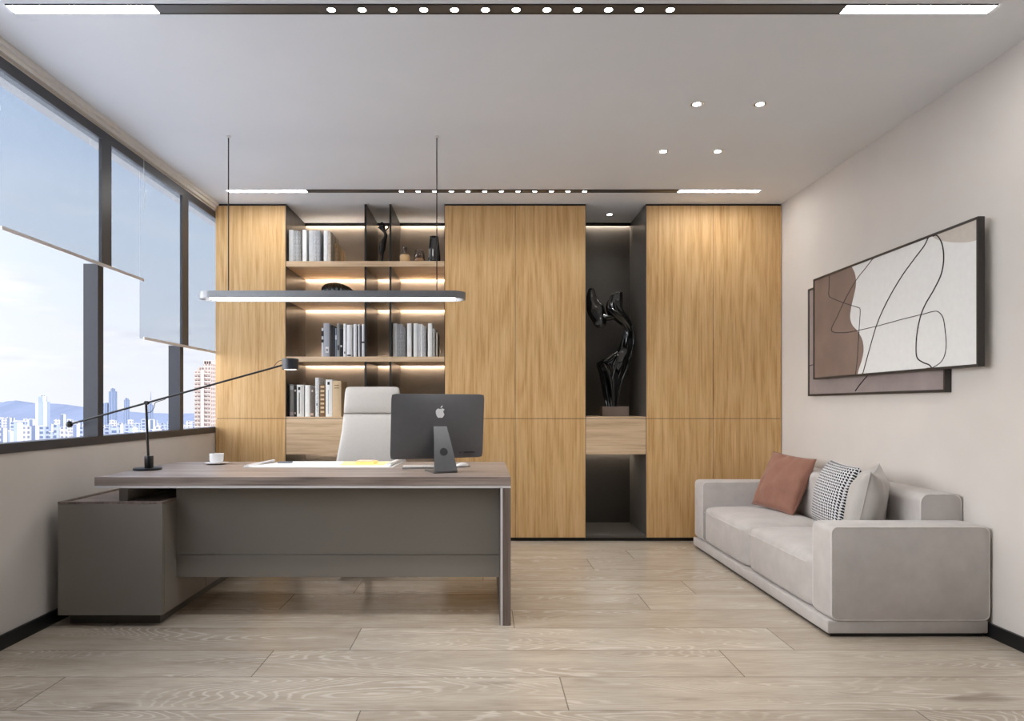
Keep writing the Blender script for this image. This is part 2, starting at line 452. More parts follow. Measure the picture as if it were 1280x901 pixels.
# open bookcase
bc = thing('open_bookcase', 'backlit open bookcase with pale oak shelves and dark uprights', 'bookcase', (-.97, WF, 0))
X0, X1 = -1.621, -.32
bx('back_panel', (X0, X1, WB, WB+.02, .03, 2.758), M_backp, bc)
bx('light_trough', (X0+.004, X1-.004, WB-.034, WB-.024, 2.732, 2.759), M_black, bc)
bx('side_panel', (X0-.003, X0+.004, WF+.004, WB, .03, 2.757), M_dark, bc)
bx('side_panel', (X1-.004, X1+.003, WF+.004, WB, .03, 2.757), M_dark, bc)
for xx in (-.97, -.766):
    bm = bmn()
    for z0, z1 in ((2.290, 2.757), (2.015, 2.246), (1.510, 1.971), (1.019, 1.469)): box(bm, xx-.008, xx+.008, WF+.012, WB, z0, z1)
    mesh('divider', bm, M_dark, bc)
    bm = bmn()
    for z0, z1 in ((2.290, 2.757), (2.015, 2.246), (1.510, 1.971), (1.019, 1.469)): box(bm, xx-.008, xx+.008, WF+.006, WF+.012, z0, z1)
    mesh('divider_edge', bm, M_black, bc)
for zt, th in ((2.290, .044), (2.015, .044), (1.510, .041)):
    bx('shelf', (X0+.004, X1-.004, WF, WB-.024, zt-th, zt), M_oakl, bc, bev=.0012, seg=1)
bx('shelf', (X0+.004, X1-.004, WF, WB, 1.006, 1.019), M_oakl, bc)
bx('shelf', (X0+.004, X1-.004, WF+.01, WB, .04, .06), M_darkg, bc)
bx('drawer_box', (X0+.006, X1-.006, WF+.021, WB-.05, .715, 1.004), M_dark, bc)
for a, b in ((X0, -.97), (-.97, X1)):
    bx('drawer_front', (a+.004, b-.002, WF, WF+.02, .712, 1.002), M_oakl, bc, bev=.001, seg=1)
for z in (2.246, 1.971, 1.469):
    for a, b in ((X0+.004, -.978), (-.962, -.774), (-.758, X1-.004)): led(bc, a, b, WB-.001, z)
for a, b in ((X0+.004, -.978), (-.962, -.774), (-.758, X1-.004)): led(bc, a, b, WB-.001, 2.737)
led(bc, X0+.004, X1-.004, WB-.001, .715)
bx('plinth', (X0, X1, WF+.03, WF+.08, 0, .03), M_black, bc)
# display niche
nc = thing('display_niche', 'dark tall niche unit with pale oak drawer, between two oak cabinets', 'shelf unit', (1.08, WF, 0))
X0n, X1n = .83, 1.327
bx('back_panel', (X0n, X1n, WB, WB+.02, .03, 2.758), M_darkg, nc)
bx('light_trough', (X0n+.004, X1n-.004, WB-.034, WB-.024, 2.732, 2.759), M_black, nc)
bx('side_panel', (X0n-.003, X0n+.004, WF+.004, WB, .03, 2.757), M_darkg, nc)
bx('side_panel', (X1n-.004, X1n+.003, WF+.004, WB, .03, 2.757), M_darkg, nc)
bx('shelf', (X0n+.004, X1n-.004, WF, WB, 1.006, 1.019), M_oakl, nc)
bx('drawer_box', (X0n+.006, X1n-.006, WF+.021, WB-.05, .715, 1.004), M_dark, nc)
bx('drawer_front', (X0n+.003, X1n-.003, WF, WF+.02, .712, 1.002), M_oakl, nc, bev=.001, seg=1)
bx('bottom_panel', (X0n+.004, X1n-.004, WF+.004, WB, .03, .05), M_darkg, nc)
bx('plinth', (X0n, X1n, WF+.03, WF+.08, 0, .03), M_black, nc)
led(nc, X0n+.004, X1n-.004, WB-.001, 2.737); led(nc, X0n+.004, X1n-.004, WB-.001, .715)

# ------------------------------------------------------------------ books and things on the shelves
BY = WF+.045
bookmats = {}
def bmat(rgb, patterned=False):
    k = (rgb, patterned)
    if k in bookmats: return bookmats[k]
    m, nt = newmat('book_cover_%d_%d_%d' % rgb + ('_p' if patterned else ''))
    v = objc(nt)
    if patterned:
        x, y, z = nt.sep(v)
        s = nt.noise(nt.comb(nt.math('MULTIPLY', x, 2.), y, z), 90, 3, .7)
        s2 = nt.noise(nt.comb(nt.math('MULTIPLY', x, 3.), nt.math('MULTIPLY', y, .3), nt.math('MULTIPLY', z, .05)), 130, 2, .6)
        f = nt.math('ADD', nt.math('MULTIPLY', s, .5), nt.math('MULTIPLY', s2, .5))
        c = nt.ramp(f, [(.38, hexc(*(int(q*.72) for q in rgb))), (.62, hexc(*(min(255, int(q*1.12)) for q in rgb)))])
    else:
        c = nt.ramp(nt.noise(v, 30, 2), [(.3, hexc(*(int(q*.96) for q in rgb))), (.7, hexc(*rgb))])
    principled(nt, c, .55, 0, .4)
    bookmats[k] = m; return m
def book(x0, x1, z0, h, depth, rgb, label, group, pat=False, y=BY, marks=None, round_=False, name='book', page=None):
    t = thing(name, label, 'book', ((x0+x1)/2, y, z0), group=group)
    w_ = x1-x0; cv = min(.0028, w_*.16)
    bm = bmn()
    box(bm, x0, x0+cv, y, y+depth, z0, z0+h, .0005, 1); box(bm, x1-cv, x1, y, y+depth, z0, z0+h, .0005, 1)
    # spine, slightly rounded
    n = 6; pts = [(x0+w_*k/n, y-.0035*math.sin(PI*k/n)*(1 if not round_ else 2.2), z0) for k in range(n+1)]
    prism(bm, pts+[(x1, y+.003, z0), (x0, y+.003, z0)], (0, 0, h))
    mesh('cover', bm, bmat(rgb, pat), t)
    mesh('page_block', box(bmn(), x0+cv, x1-cv, y+.004, y+depth-.004, z0+.003, z0+h-.004), M_paper if not page else page, t)
    if marks:
        for (u0, u1, v0, v1, col) in marks:
            yy = y-.0055*(2 if round_ else 1)
            mesh('spine_mark', box(bmn(), x0+w_*u0, x0+w_*u1, yy, y+.001, z0+h*v0, z0+h*v1), bmat(col), t)
    return t
def bxr(p0, p1): return ((p0-VX)*BY/F, (p1-VX)*BY/F)
def bh(ytop, zs): return EYE+(VY-ytop)*BY/F-zs
T1 = 'books at the left end of the top shelf'
LG, WH, GR = (206, 208, 210), (238, 238, 240), (176, 178, 180)
z1 = 2.290
top = [(361.1, 366.6, 287.2, LG, False, 'tall plain pale grey book, leftmost on the top shelf'),
       (366.7, 370.1, 288, GR, True, 'thin speckled grey book next to the leftmost one on the top shelf'),
       (370.2, 373.3, 288.3, GR, True, 'thin speckled grey book, third from the left on the top shelf'),
       (373.4, 376.6, 289.5, (150, 150, 148), True, 'darker grey thin book left of the first white book, top shelf'),
       (378.1, 383.3, 287.2, WH, False, 'bright white book, fifth from the left on the top shelf'),
       (386.4, 392.1, 288, LG, False, 'wide pale grey book right of the first white one, top shelf'),
       (392.2, 396.0, 288, (190, 192, 196), True, 'grey speckled book in the middle of the top shelf row, left one of a pair'),
       (396.1, 400.2, 288, (170, 172, 176), True, 'grey speckled book in the middle of the top shelf row, right one of a pair'),
       (404.7, 409.9, 288, WH, False, 'white book with its pale side cover showing, near the right end of the top shelf')]
for i, (a, b, yt, c, p, l) in enumerate(top):
    x0, x1 = bxr(a, b); book(x0, x1, z1, bh(yt, z1), .24+.02*(i % 2), c, l, T1, p)
x0, x1 = bxr(410.2, 413.6); book(x0, x1, z1, bh(289.5, z1), .30, (206, 196, 184), 'marbled grey beige book, second from the right on the top shelf', T1, True)
x0, x1 = bxr(413.9, 418.0); book(x0, x1, z1, bh(300, z1), .33, (222, 196, 158), 'shorter tan beige book closing the row at the right, top shelf', T1, True, y=BY+.12)
T2 = 'books left of the dark divider on the third shelf'
z3 = 1.510
BLK = (32, 32, 34)
row = [(402.0, 404.4, 410, (224, 224, 226), False, 'thin short white and black book, leftmost on the third shelf', [(0, 1, .72, .9, BLK), (0, 1, .5, .6, BLK)]),
       (404.5, 411.8, 404, (172, 174, 182), False, 'thick silver grey book with a small square mark near its foot, third shelf', [(.35, .9, .12, .3, (230, 230, 232)), (.5, .75, .18, .24, BLK)]),
       (412.0, 415.8, 406.5, (52, 48, 50), False, 'dark brown black book right of the thick silver one, third shelf', None),
       (415.9, 418.8, 409, BLK, False, 'plain black book left of the blue grey one, third shelf', None),
       (418.9, 421.2, 410, (120, 132, 146), False, 'thin blue grey book on the third shelf', [(.1, .9, .6, .75, (210, 214, 220))]),
       (421.3, 424.7, 404, (146, 148, 150), False, 'tall mid grey book between the blue grey and black books, third shelf', [(.2, .8, .2, .35, (60, 60, 62))]),
       (424.8, 428.5, 411, (38, 38, 40), False, 'short black book left of the white books, third shelf', [(.2, .8, .35, .42, (190, 190, 190))]),
       (429.2, 432.8, 404.6, WH, False, 'narrow white book, first of the white ones on the third shelf', [(.3, .7, .1, .16, (90, 90, 92))]),
       (433.5, 440.2, 406, (232, 232, 234), False, 'thick rounded white book on the third shelf', [(.15, .8, .03, .07, BLK)]),
       (441.8, 445.8, 405, WH, False, 'white book right of the thick rounded one, third shelf', None),
       (446.0, 447.5, 407, (60, 60, 62), True, 'very thin dark book between two white books, third shelf', None),
       (447.8, 449.8, 405, WH, False, 'very thin white book near the divider, third shelf', None),
       (450.0, 452.2, 407, (74, 76, 80), True, 'thin dark grey book second from the divider, third shelf', None),
       (452.4, 455.6, 405, WH, False, 'white book with a dark band, touching the dark divider on the third shelf', [(0, 1, .42, .47, (60, 60, 64))])]
for i, (a, b, yt, c, p, l, mk) in enumerate(row):
    x0, x1 = bxr(a, b); book(x0, x1, z3, bh(yt, z3), .20+.02*(i % 3), c, l, T2, p, marks=mk, round_=(i == 8))
T3 = 'books right of the dark dividers on the third shelf'
row = [(491.0, 496.2, 404, (214, 215, 217), False, 'pale grey book, leftmost right of the dividers, third shelf'),
       (496.3, 499.9, 405, (168, 169, 172), True, 'speckled mid grey book, second right of the dividers, third shelf'),
       (500.0, 503.5, 405, (158, 159, 162), True, 'speckled mid grey book, third right of the dividers, third shelf'),
       (503.6, 507.0, 408.5, (140, 140, 142), True, 'slightly shorter speckled grey book, fourth right of the dividers'),
       (508.9, 514.2, 404, (240, 240, 240), False, 'wide white book in the right half of the third shelf, left of the shadow gap'),
       (517.0, 522.1, 404, (226, 227, 228), False, 'white book in the middle of the group right of the dividers, third shelf'),
       (522.7, 525.4, 405, (204, 205, 207), False, 'thin pale grey book beside the middle white one, right group, third shelf'),
       (525.7, 528.0, 405, WH, False, 'very thin white book in the right group, third shelf'),
       (528.1, 532.4, 407.5, (178, 178, 180), True, 'speckled pale grey shorter book, right group, third shelf'),
       (535.0, 540.1, 404, (242, 242, 242), False, 'tall bright white book, rightmost tall one on the third shelf'),
       (540.6, 544.0, 410.5, (168, 166, 162), True, 'short grey book right of the tall bright white one, third shelf'),
       (545.4, 547.0, 415.5, (200, 190, 176), False, 'very thin short beige book closing the right group, third shelf')]
for i, (a, b, yt, c, p, l) in enumerate(row):
    x0, x1 = bxr(a, b); book(x0, x1, z3, bh(yt, z3), .19+.02*(i % 3), c, l, T3, p)
T4 = 'books on the lowest open shelf left of the chair'
z4 = 1.019
row = [(358.6, 361.9, 480.5, (34, 33, 34), False, 'thin black book, leftmost on the lowest shelf', None, .2),
       (362.3, 367.2, 480.2, (136, 134, 132), False, 'grey book with light bands at head and foot, lowest shelf', [(.1, .9, .83, .95, (190, 188, 186)), (.1, .9, .04, .14, (176, 160, 158))], .21),
       (367.4, 370.9, 481.5, (36, 34, 33), False, 'black book with a pale dot, left of the first white one, lowest shelf', [(.2, .8, .8, .86, (200, 190, 180)), (.3, .7, .08, .14, (180, 172, 160))], .2),
       (371.1, 379.9, 480.9, (240, 239, 236), False, 'thick white book with black lettering running down its spine, lowest shelf', [(.2, .5, .84, .93, BLK), (.3, .42, .10, .76, (96, 96, 98)), (.7, .76, .02, .98, (200, 198, 194))], .22),
       (381.4, 387.9, 481.5, (244, 243, 240), False, 'plain white book right of the lettered thick one, lowest shelf', [(.8, .88, .05, .95, (220, 216, 210))], .2),
       (388.1, 393.6, 484.6, (112, 100, 92), True, 'short mottled brown grey book, lowest shelf', [(.3, .6, .86, .92, (230, 220, 210)), (.0, .7, .04, .12, (206, 176, 160))], .2),
       (394.1, 399.0, 471.9, (224, 225, 226), True, 'tallest book, slim pale grey marbled, lowest shelf', [(.3, .6, .28, .34, (110, 112, 116))], .23),
       (399.8, 406.7, 480.6, (128, 96, 66), True, 'brown book with cream checker pattern down its spine, lowest shelf', [(.15, .8, .12+.13*k, .18+.13*k, (222, 198, 160)) for k in range(7)], .21),
       (407.1, 415.2, 474.4, (246, 246, 245), False, 'tall white book with a round black emblem at the top, lowest shelf', [(.3, .62, .86, .94, BLK), (.38, .46, .08, .72, (150, 170, 180))], .22),
       (415.4, 426.4, 475.9, (214, 188, 152), False, 'thick beige book with two dark bars, beside the chair headrest, lowest shelf', [(.22, .78, .865, .885, (132, 106, 80)), (.22, .78, .79, .81, (132, 106, 80))], .24)]
for (a, b, yt, c, p, l, mk, dp) in row:
    x0, x1 = bxr(a, b)
    if a < 359: x0 = max(x0, -1.614)
    book(x0, x1, z4, bh(yt, z4), dp, c, l, T4, p, marks=mk)

# black ribbed bowl on the second shelf
Yb = 5.80
cx = (422.6-VX)*Yb/F
t = thing('ribbed_vessel', 'glossy black ribbed shell-like vessel on the second shelf behind the pendant', 'vase', (cx, Yb, 2.015))
prof = [(0.03, 0), (.085, .006), (.125, .035), (.135, .07), (.125, .10), (.100, .124), (.07, .134), (.03, .138)]
bm = lathe(bmn(), prof, (0, 0, 0), 176, 22, .06, 1.0, .75)
for v in bm.verts:   # leaning dome, higher on the left
    v.co.x += -.12*v.co.z*1.4+.012
    if v.co.x > 0: v.co.z *= 1-1.6*v.co.x
mesh('vessel_body', bm, M_gloss, t, smooth=True, local=True)
bm = lathe(bmn(), [(.05, -.004), (.055, 0), (.04, .004)], (0, 0, .004), 32)
mesh('foot_ring', bm, M_blackm, t, smooth=40, local=True)
# black fluted vase on the top shelf
Yv = 5.615; cx = (542.6-VX)*Yv/F
t = thing('fluted_vase', 'tall glossy black fluted vase at the right end of the top shelf', 'vase', (cx, Yv, 2.290))
H = .213
mesh('vase_body', lathe(bmn(), [(.048, 0), (.0495, .01), (.049, .04), (.045, .09), (.041, .14), (.037, .18), (.034, H), (.030, H), (.032, H-.03), (.02, H-.06)], (0, 0, 0), 96, 12, .05), M_gloss, t, smooth=True, local=True)
mesh('vase_rim', lathe(bmn(), [(.033, H-.004), (.0355, H-.002), (.0355, H+.001), (.030, H+.002)], (0, 0, 0), 48), M_blackm, t, smooth=40, local=True)
# glass pieces
def clear_glass():
    m, nt = newmat('smoky_clear_glass')
    tr = nt.node('ShaderNodeBsdfTransparent', i_0=(.80, .76, .74, 1)); g = nt.node('ShaderNodeBsdfGlossy', i_0=(1, 1, 1, 1), i_1=.04)
    fr = nt.node('ShaderNodeMath', operation='MULTIPLY', i_0=nt.node('ShaderNodeLayerWeight', i_0=.4).outputs['Facing'], i_1=.5)
    mx = nt.n.new('ShaderNodeMixShader'); nt.l.new(fr.outputs[0], mx.inputs[0]); nt.l.new(tr.outputs[0], mx.inputs[1]); nt.l.new(g.outputs[0], mx.inputs[2])
    o = nt.n.new('ShaderNodeOutputMaterial'); nt.l.new(mx.outputs[0], o.inputs[0]); return m
M_cg = clear_glass()
M_woodlt = plain('turned_light_wood', hexc(222, 184, 134), .5, var=.04, scale=30)
Yg = 5.612; cx = (506-VX)*Yg/F
t = thing('candle_holder', 'small round light wood block with a thin clear glass flute on top', 'candle holder', (cx, Yg, 2.290))
mesh('wood_base', lathe(bmn(), [(.038, 0), (.041, .004), (.041, .052), (.036, .062), (.01, .064)], (0, 0, 0), 40), M_woodlt, t, smooth=40, local=True)
mesh('glass_flute', lathe(bmn(), [(.006, .064), (.009, .08), (.019, .095), (.021, .12), (.016, .135), (.0145, .135), (.017, .118), (.015, .098), (.005, .082)], (0, 0, 0), 28), M_cg, t, smooth=True, local=True)
cx = (524.3-VX)*Yg/F
t = thing('glass_cloche', 'low light wood dome under a clear glass tumbler beside the black fluted vase', 'glass', (cx, Yg, 2.290))
mesh('wood_dome', lathe(bmn(), [(.041, 0), (.0415, .012), (.036, .027), (.024, .037), (.008, .041)], (0, 0, 0), 40), M_woodlt, t, smooth=40, local=True)
mesh('glass_cover', lathe(bmn(), [(.0435, 0), (.0445, .02), (.043, .06), (.037, .103), (.035, .103), (.041, .06), (.0425, .02), (.0420, 0)], (0, 0, 0), 40), M_cg, t, smooth=True, local=True)

# small bronze dancer on the top shelf, between the dividers
Ys = 5.62; sc = Ys/F/15.02
def fig_pt(cxp, cyp, ox, oy, s, Y): return ((ox+cxp/s-VX)*Y/F, EYE+(VY-(oy+cyp/s))*Y/F)
def loft_sections(bm, secs, Y, ox, oy, s, depth=.6, n=20, flute=0, amp=0, ycurve=None):
    rings = []
    for i, (yy, l, r) in enumerate(secs):
        xl, z = fig_pt(l, yy, ox, oy, s, Y); xr, _ = fig_pt(r, yy, ox, oy, s, Y)
        c = (xl+xr)/2; hw = (xr-xl)/2; ring = []
        yc = Y+(ycurve(i/(len(secs)-1)) if ycurve else 0)
        for k in range(n):
            t_ = 2*PI*k/n; q = 1+(amp*math.cos(flute*t_+i*.25) if flute else 0)
            ring.append(bm.verts.new((c+hw*q*math.cos(t_), yc+hw*depth*q*math.sin(t_), z)))
        rings.append(ring)
    for A, B in zip(rings, rings[1:]):
        for k in range(n): bm.faces.new((A[k], A[(k+1) % n], B[(k+1) % n], B[k]))
    bm.faces.new(rings[0]); bm.faces.new(rings[-1][::-1])
    bmesh.ops.recalc_face_normals(bm, faces=bm.faces)
def smooth_secs(secs, sub=4):
    P = catmull([Vector(s) for s in secs], sub); return [tuple(p) for p in P]
M_bronze = plain('dark_bronze', hexc(38, 32, 32), .25, .5, .5)
cx, _ = fig_pt(410, 800, 450, 270, 15.02, Ys)
t = thing('dancer_figurine', 'slender dark bronze figurine on the top shelf between the two dark dividers', 'sculpture', (cx, Ys, 2.290))
bm = bmn()
loft_sections(bm, smooth_secs([(846, 385, 440), (836, 392, 432), (780, 390, 432), (720, 388, 442), (680, 352, 450), (640, 358, 470), (600, 360, 480), (540, 366, 486), (470, 390, 500), (420, 425, 508), (380, 446, 514), (345, 450, 512), (310, 438, 496), (270, 412, 482), (225, 375, 474), (180, 352, 466), (140, 372, 446), (118, 392, 430)]), Ys, 450, 270, 15.02, .7)
mesh('figure_body', bm, M_bronze, t, smooth=True)
bm = bmn(); pts = []
for (a, b) in ((470, 310), (500, 260), (535, 225), (535, 190), (505, 178), (465, 182), (430, 150)):
    X_, Z_ = fig_pt(a, b, 450, 270, 15.02, Ys); pts.append((X_, Ys-.005, Z_))
tube(bm, catmull(pts, 5), .0055, 10)
mesh('raised_arm', bm, M_bronze, t, smooth=True)
bm = bmn(); pts = []
for (a, b) in ((440, 290), (400, 250), (355, 215), (330, 210)):
    X_, Z_ = fig_pt(a, b, 450, 270, 15.02, Ys); pts.append((X_, Ys+.004, Z_))
tube(bm, catmull(pts, 5), [.007]*8+[.006]*5+[.003]*3, 10)
mesh('raised_arm', bm, M_bronze, t, smooth=True)
xb, _ = fig_pt(412, 800, 450, 270, 15.02, Ys)
mesh('round_foot', lathe(bmn(), [(.02, 2.290), (.021, 2.293), (.018, 2.297)], (xb, Ys, 0), 24), M_bronze, t, smooth=40)

# tall black sculpture in the niche
Ys = 5.84; OX, OY, SS = 725, 350, 5.147
t = thing('torso_sculpture', 'glossy black flowing torso sculpture standing in the dark niche', 'sculpture', ((767.3-VX)*Ys/F, Ys, 1.019))
x0, z0 = fig_pt(133, 873, OX, OY, SS, Ys); x1, z1_ = fig_pt(303, 813, OX, OY, SS, Ys)
bx('stone_base', (x0, x1, Ys-.08, Ys+.08, 1.019, z1_), plain('taupe_stone', hexc(132, 116, 106), .5, var=.03, scale=14), t, bev=.003)
bm = bmn()
secs = [(820, 158, 236), (790, 160, 238), (740, 152, 246), (690, 146, 254), (640, 138, 268), (590, 128, 288), (550, 112, 305), (525, 124, 318), (500, 168, 328), (470, 225, 337), (440, 250, 342), (410, 262, 346), (370, 275, 350), (330, 286, 346), (295, 268, 336), (262, 225, 322), (235, 195, 304), (205, 172, 284), (175, 166, 268), (145, 170, 268), (120, 184, 268), (98, 200, 268), (82, 222, 270)]
loft_sections(bm, smooth_secs(secs, 4), Ys, OX, OY, SS, .55, 56, 7, .07, lambda u: .03*math.sin(u*5))
mesh('body_form', bm, M_gloss, t, smooth=True)
def nribbon(pts, r, nm):
    P = []
    for a, b, dy in pts:
        X_, Z_ = fig_pt(a, b, OX, OY, SS, Ys); P.append((X_, Ys+dy, Z_))
    P = catmull(P, 6); mesh(nm, tube(bmn(), P, [r*(.5+.5*math.sin(PI*min(1, max(0, i/(len(P)-1)))*.9+.15)) for i in range(len(P))], 12), M_gloss, t, smooth=True)
nribbon([(108, 540, -.02), (150, 555, -.09), (185, 660, -.09), (205, 805, -.05)], .012, 'drapery_fold')
nribbon([(108, 540, -.02), (160, 515, -.08), (240, 462, -.05)], .014, 'drapery_fold')
nribbon([(240, 470, -.06), (215, 560, -.1), (190, 660, -.09)], .010, 'drapery_fold')
nribbon([(325, 500, -.02), (285, 580, -.09), (248, 690, -.06), (235, 800, -.03)], .011, 'drapery_fold')
nribbon([(330, 300, -.03), (338, 370, -.06), (330, 440, -.06), (300, 520, -.08)], .012, 'drapery_fold')
nribbon([(170, 190, -.03), (200, 200, -.08), (240, 225, -.09), (300, 250, -.06)], .014, 'drapery_fold')
bm = bmn()
loft_sections(bm, smooth_secs([(52, 62, 82), (62, 54, 92), (100, 45, 106), (130, 46, 128), (160, 47, 156), (200, 48, 165), (240, 62, 170), (270, 80, 168), (292, 92, 162), (308, 112, 146)], 4), Ys, OX, OY, SS, .45, 40, 5, .06, lambda u: .02*math.sin(u*4))
mesh('raised_wing_form', bm, M_gloss, t, smooth=True)
nribbon([(130, 225, .01), (165, 240, 0), (200, 238, -.01), (230, 235, -.02)], .03, 'joining_arm')

# ------------------------------------------------------------------ desk
DF, DB = 3.427, 4.36
DX0, DX1 = -1.964, .135
t = desk = thing('office_desk', 'large executive desk in grey walnut with grey brown lacquer panels', 'desk', (-.9, DF, 0))
bx('desktop', (DX0, DX1, DF, DB, .706, .75), M_waln, t, bev=.0015, seg=1)
bx('silver_edge_strip', (DX0, DX1, DF+.001, DB-.002, .6935, .706), M_strip, t)
bx('end_panel', (.0945, DX1, DF+.002, DB-.002, 0, .6935), M_walnz, t, bev=.001, seg=1)
bx('end_panel_strip', (.083, .0945, DF+.001, DB-.003, 0, .6935), M_strip, t)
bx('end_panel_lining', (.080, .083, DF+.012, DB-.01, .001, .693), M_darkg, t)
bx('modesty_panel', (-1.607, .080, 3.55, 3.575, .333, .6935), M_lacq, t, bev=.001, seg=1)
bx('lower_rail', (-1.607, .080, 3.55, 3.578, .215, .330), M_lacq, t, bev=.001, seg=1)
bx('support_panel', (-1.873, -1.828, 3.49, 4.25, .62, .6935), M_lacq, t, bev=.001, seg=1)
bx('support_box', (-1.828, -1.61, 4.0, 4.25, .62, .6935), M_black, t)
# side credenza carrying the desk
PX0, PX1 = -2.132, -1.608
t = thing('side_credenza', 'low grey brown lacquered credenza under the left end of the desk', 'cabinet', (-1.87, 3.4, 0))
bx('body', (PX0, PX1, 3.40, 4.95, .061, .617), M_lacq, t, bev=.0015, seg=1)
bm = bmn(); R = .018
box(bm, PX0, PX1, 3.40, 3.40+R, .6172, .629); box(bm, PX0, PX1, 4.95-R, 4.95, .6172, .629)
box(bm, PX0, PX0+R, 3.40+R, 4.95-R, .6172, .629); box(bm, PX1-R, PX1, 3.40+R, 4.95-R, .6172, .629)
mesh('top_rim', bm, M_walnz, t)
bx('top_panel', (PX0+R, PX1-R, 3.40+R, 4.95-R, .6172, .6200), M_waln, t)
bx('toe_kick', (PX0+.02, PX1-.045, 3.47, 4.90, 0, .061), M_darkg, t)
for k in range(3):
    y0 = 3.42+.51*k
    bx('drawer_front', (PX1, PX1+.002, y0, y0+.505, .07, .60), M_lacq, t)

# desk lamp
t = thing('desk_lamp', 'black balance-arm desk lamp standing on the left end of the desk', 'lamp', (-1.885, 3.81, .75))
mesh('base', lathe(bmn(), [(.072, .75), (.0745, .752), (.0745, .760), (.072, .762), (.01, .762)], (-1.885, 3.81, 0), 48), M_blackm, t, smooth=40)
mesh('socket', lathe(bmn(), [(.0225, .762), (.0235, .764), (.0235, .827), (.022, .829), (.008, .829)], (-1.872, 3.80, 0), 32), M_blackm, t, smooth=40)
mesh('pole', tube(bmn(), [(-1.876, 3.80, .825), (-1.889, 3.80, 1.135)], .0068, 14), M_blackm, t, smooth=40)
P0 = Vector(px2(86.75, 530.25, 3.80)); P1 = Vector(px2(353.5, 456.2, 3.80)); PJ = P0+(P1-P0)*.362
mesh('arm', tube(bmn(), [P0, P1], [.0058, .0052], 12), M_blackm, t, smooth=40)
bm = bmn(); bmesh.ops.create_uvsphere(bm, u_segments=24, v_segments=16, radius=.0185); bmesh.ops.translate(bm, verts=bm.verts, vec=P0)
mesh('counterweight', bm, M_blackm, t, smooth=True)
mesh('joint', tube(bmn(), [PJ+Vector((0, -.012, 0)), PJ+Vector((0, .012, 0))], .0105, 20), M_blackm, t, smooth=40)
hc = Vector(px2(363, 455, 3.80)); hr = .045
hz0, hz1 = hc.z-.031, hc.z+.031
mesh('lamp_head', lathe(bmn(), [(.03, hz1-.004), (.042, hz1), (hr, hz1-.003), (hr, hz0+.002), (hr-.002, hz0), (.037, hz0), (.036, hz0+.008), (.01, hz0+.009)], (hc.x, hc.y, 0), 48), plain('lamp_head_metal', hexc(58, 60, 64), .4, .4), t, smooth=40)
mesh('lamp_light_disc', lathe(bmn(), [(.001, hz0+.001), (.034, hz0+.001), (.034, hz0+.006), (.001, hz0+.006)], (hc.x, hc.y, 0), 32), M_lampd, t)
cp = [px2(184.5, 515.5, 3.80), px2(189, 514.5, 3.80), px2(192.5, 509, 3.80), px2(194, 503.5, 3.80), px2(200, 501, 3.80), px2(206, 499, 3.80), px2(207.6, 496, 3.80)]
mesh('cable', tube(bmn(), catmull(cp, 6), .0019, 8), M_blackm, t, smooth=True)
cp = [px2(342, 459.5, 3.79), px2(343, 457, 3.79), px2(347, 452.5, 3.79), px2(350, 450.8, 3.79), px2(353.5, 450.2, 3.79)]
mesh('cable', tube(bmn(), catmull(cp, 6), .0019, 8), M_blackm, t, smooth=True)

# cup
Yc = 4.17; xc = (270.8-VX)*Yc/F
t = thing('coffee_cup', 'small white porcelain cup standing on its saucer', 'cup', (xc, Yc, .759))
mesh('cup_body', lathe(bmn(), [(.024, .759), (.036, .762), (.040, .772), (.0415, .79), (.0420, .816), (.040, .816), (.039, .79), (.036, .772), (.01, .768)], (xc, Yc, 0), 40), M_porc, t, smooth=60)
mesh('cup_handle', tube(bmn(), catmull([(xc-.005, Yc+.039, .805), (xc-.008, Yc+.060, .806), (xc-.009, Yc+.066, .788), (xc-.006, Yc+.050, .774), (xc-.004, Yc+.036, .776)], 5), .0035, 10), M_porc, t, smooth=True)
t = tag(mesh('saucer', lathe(bmn(), [(.03, 0), (.034, .001), (.05, .004), (.071, .009), (.072, .0105), (.05, .0085), (.03, .007), (.005, .0068)], (0, 0, 0), 48), M_porc, smooth=60, origin=None), 'white saucer under the coffee cup, on the far left of the desk', 'saucer')
t.location = (xc, Yc, .7503)

# papers
bm = bmn(); prism(bm, [(-1.40, 3.95, .7502), (-.53, 3.95, .7502), (-.515, 4.345, .7502), (-1.25, 4.345, .7502)], (0, 0, .003))
tag(mesh('drawing_sheet', bm, M_paper), 'wide white sheet of drawing paper spread on the desk in front of the chair', 'paper')
bm = bmn(); prism(bm, [(-1.392, 3.94, .7534), (-1.365, 3.94, .7534), (-1.365, 3.94, .7645), (-1.374, 3.94, .768), (-1.392, 3.94, .762)], (.035, .39, 0))
tag(mesh('scale_ruler', bm, M_porc, smooth=False), 'thick white ruler bar lying at the left edge of the drawing sheet', 'ruler')
tag(mesh('paper_roll', tube(bmn(), [(-.555, 3.97, .7655), (-.530, 4.33, .7655)], .012, 20), plain('tracing_paper', hexc(222, 222, 220), .6), smooth=40), 'pale rolled sheet of paper beside the computer, on the right of the drawing sheet', 'paper roll')
bm = bmn(); prism(bm, [(-.86, 4.05, .7536), (-.60, 4.05, .7536), (-.59, 4.31, .7536), (-.89, 4.31, .7536)], (0, 0, .0015))
tag(mesh('note_sheet', bm, M_yel), 'thin pale yellow paper lying on the drawing sheet under the sticky notes', 'paper')
t = thing('sticky_note_pad', 'small peach sticky note pad on the yellow paper', 'note pad', (-.715, 4.16, .7553))
bm = bmn(); prism(bm, [(-.775, 4.11, .7553), (-.665, 4.10, .7553), (-.655, 4.20, .7553), (-.765, 4.21, .7553)], (0, 0, .016))
mesh('note_stack', bm, M_yel, t)
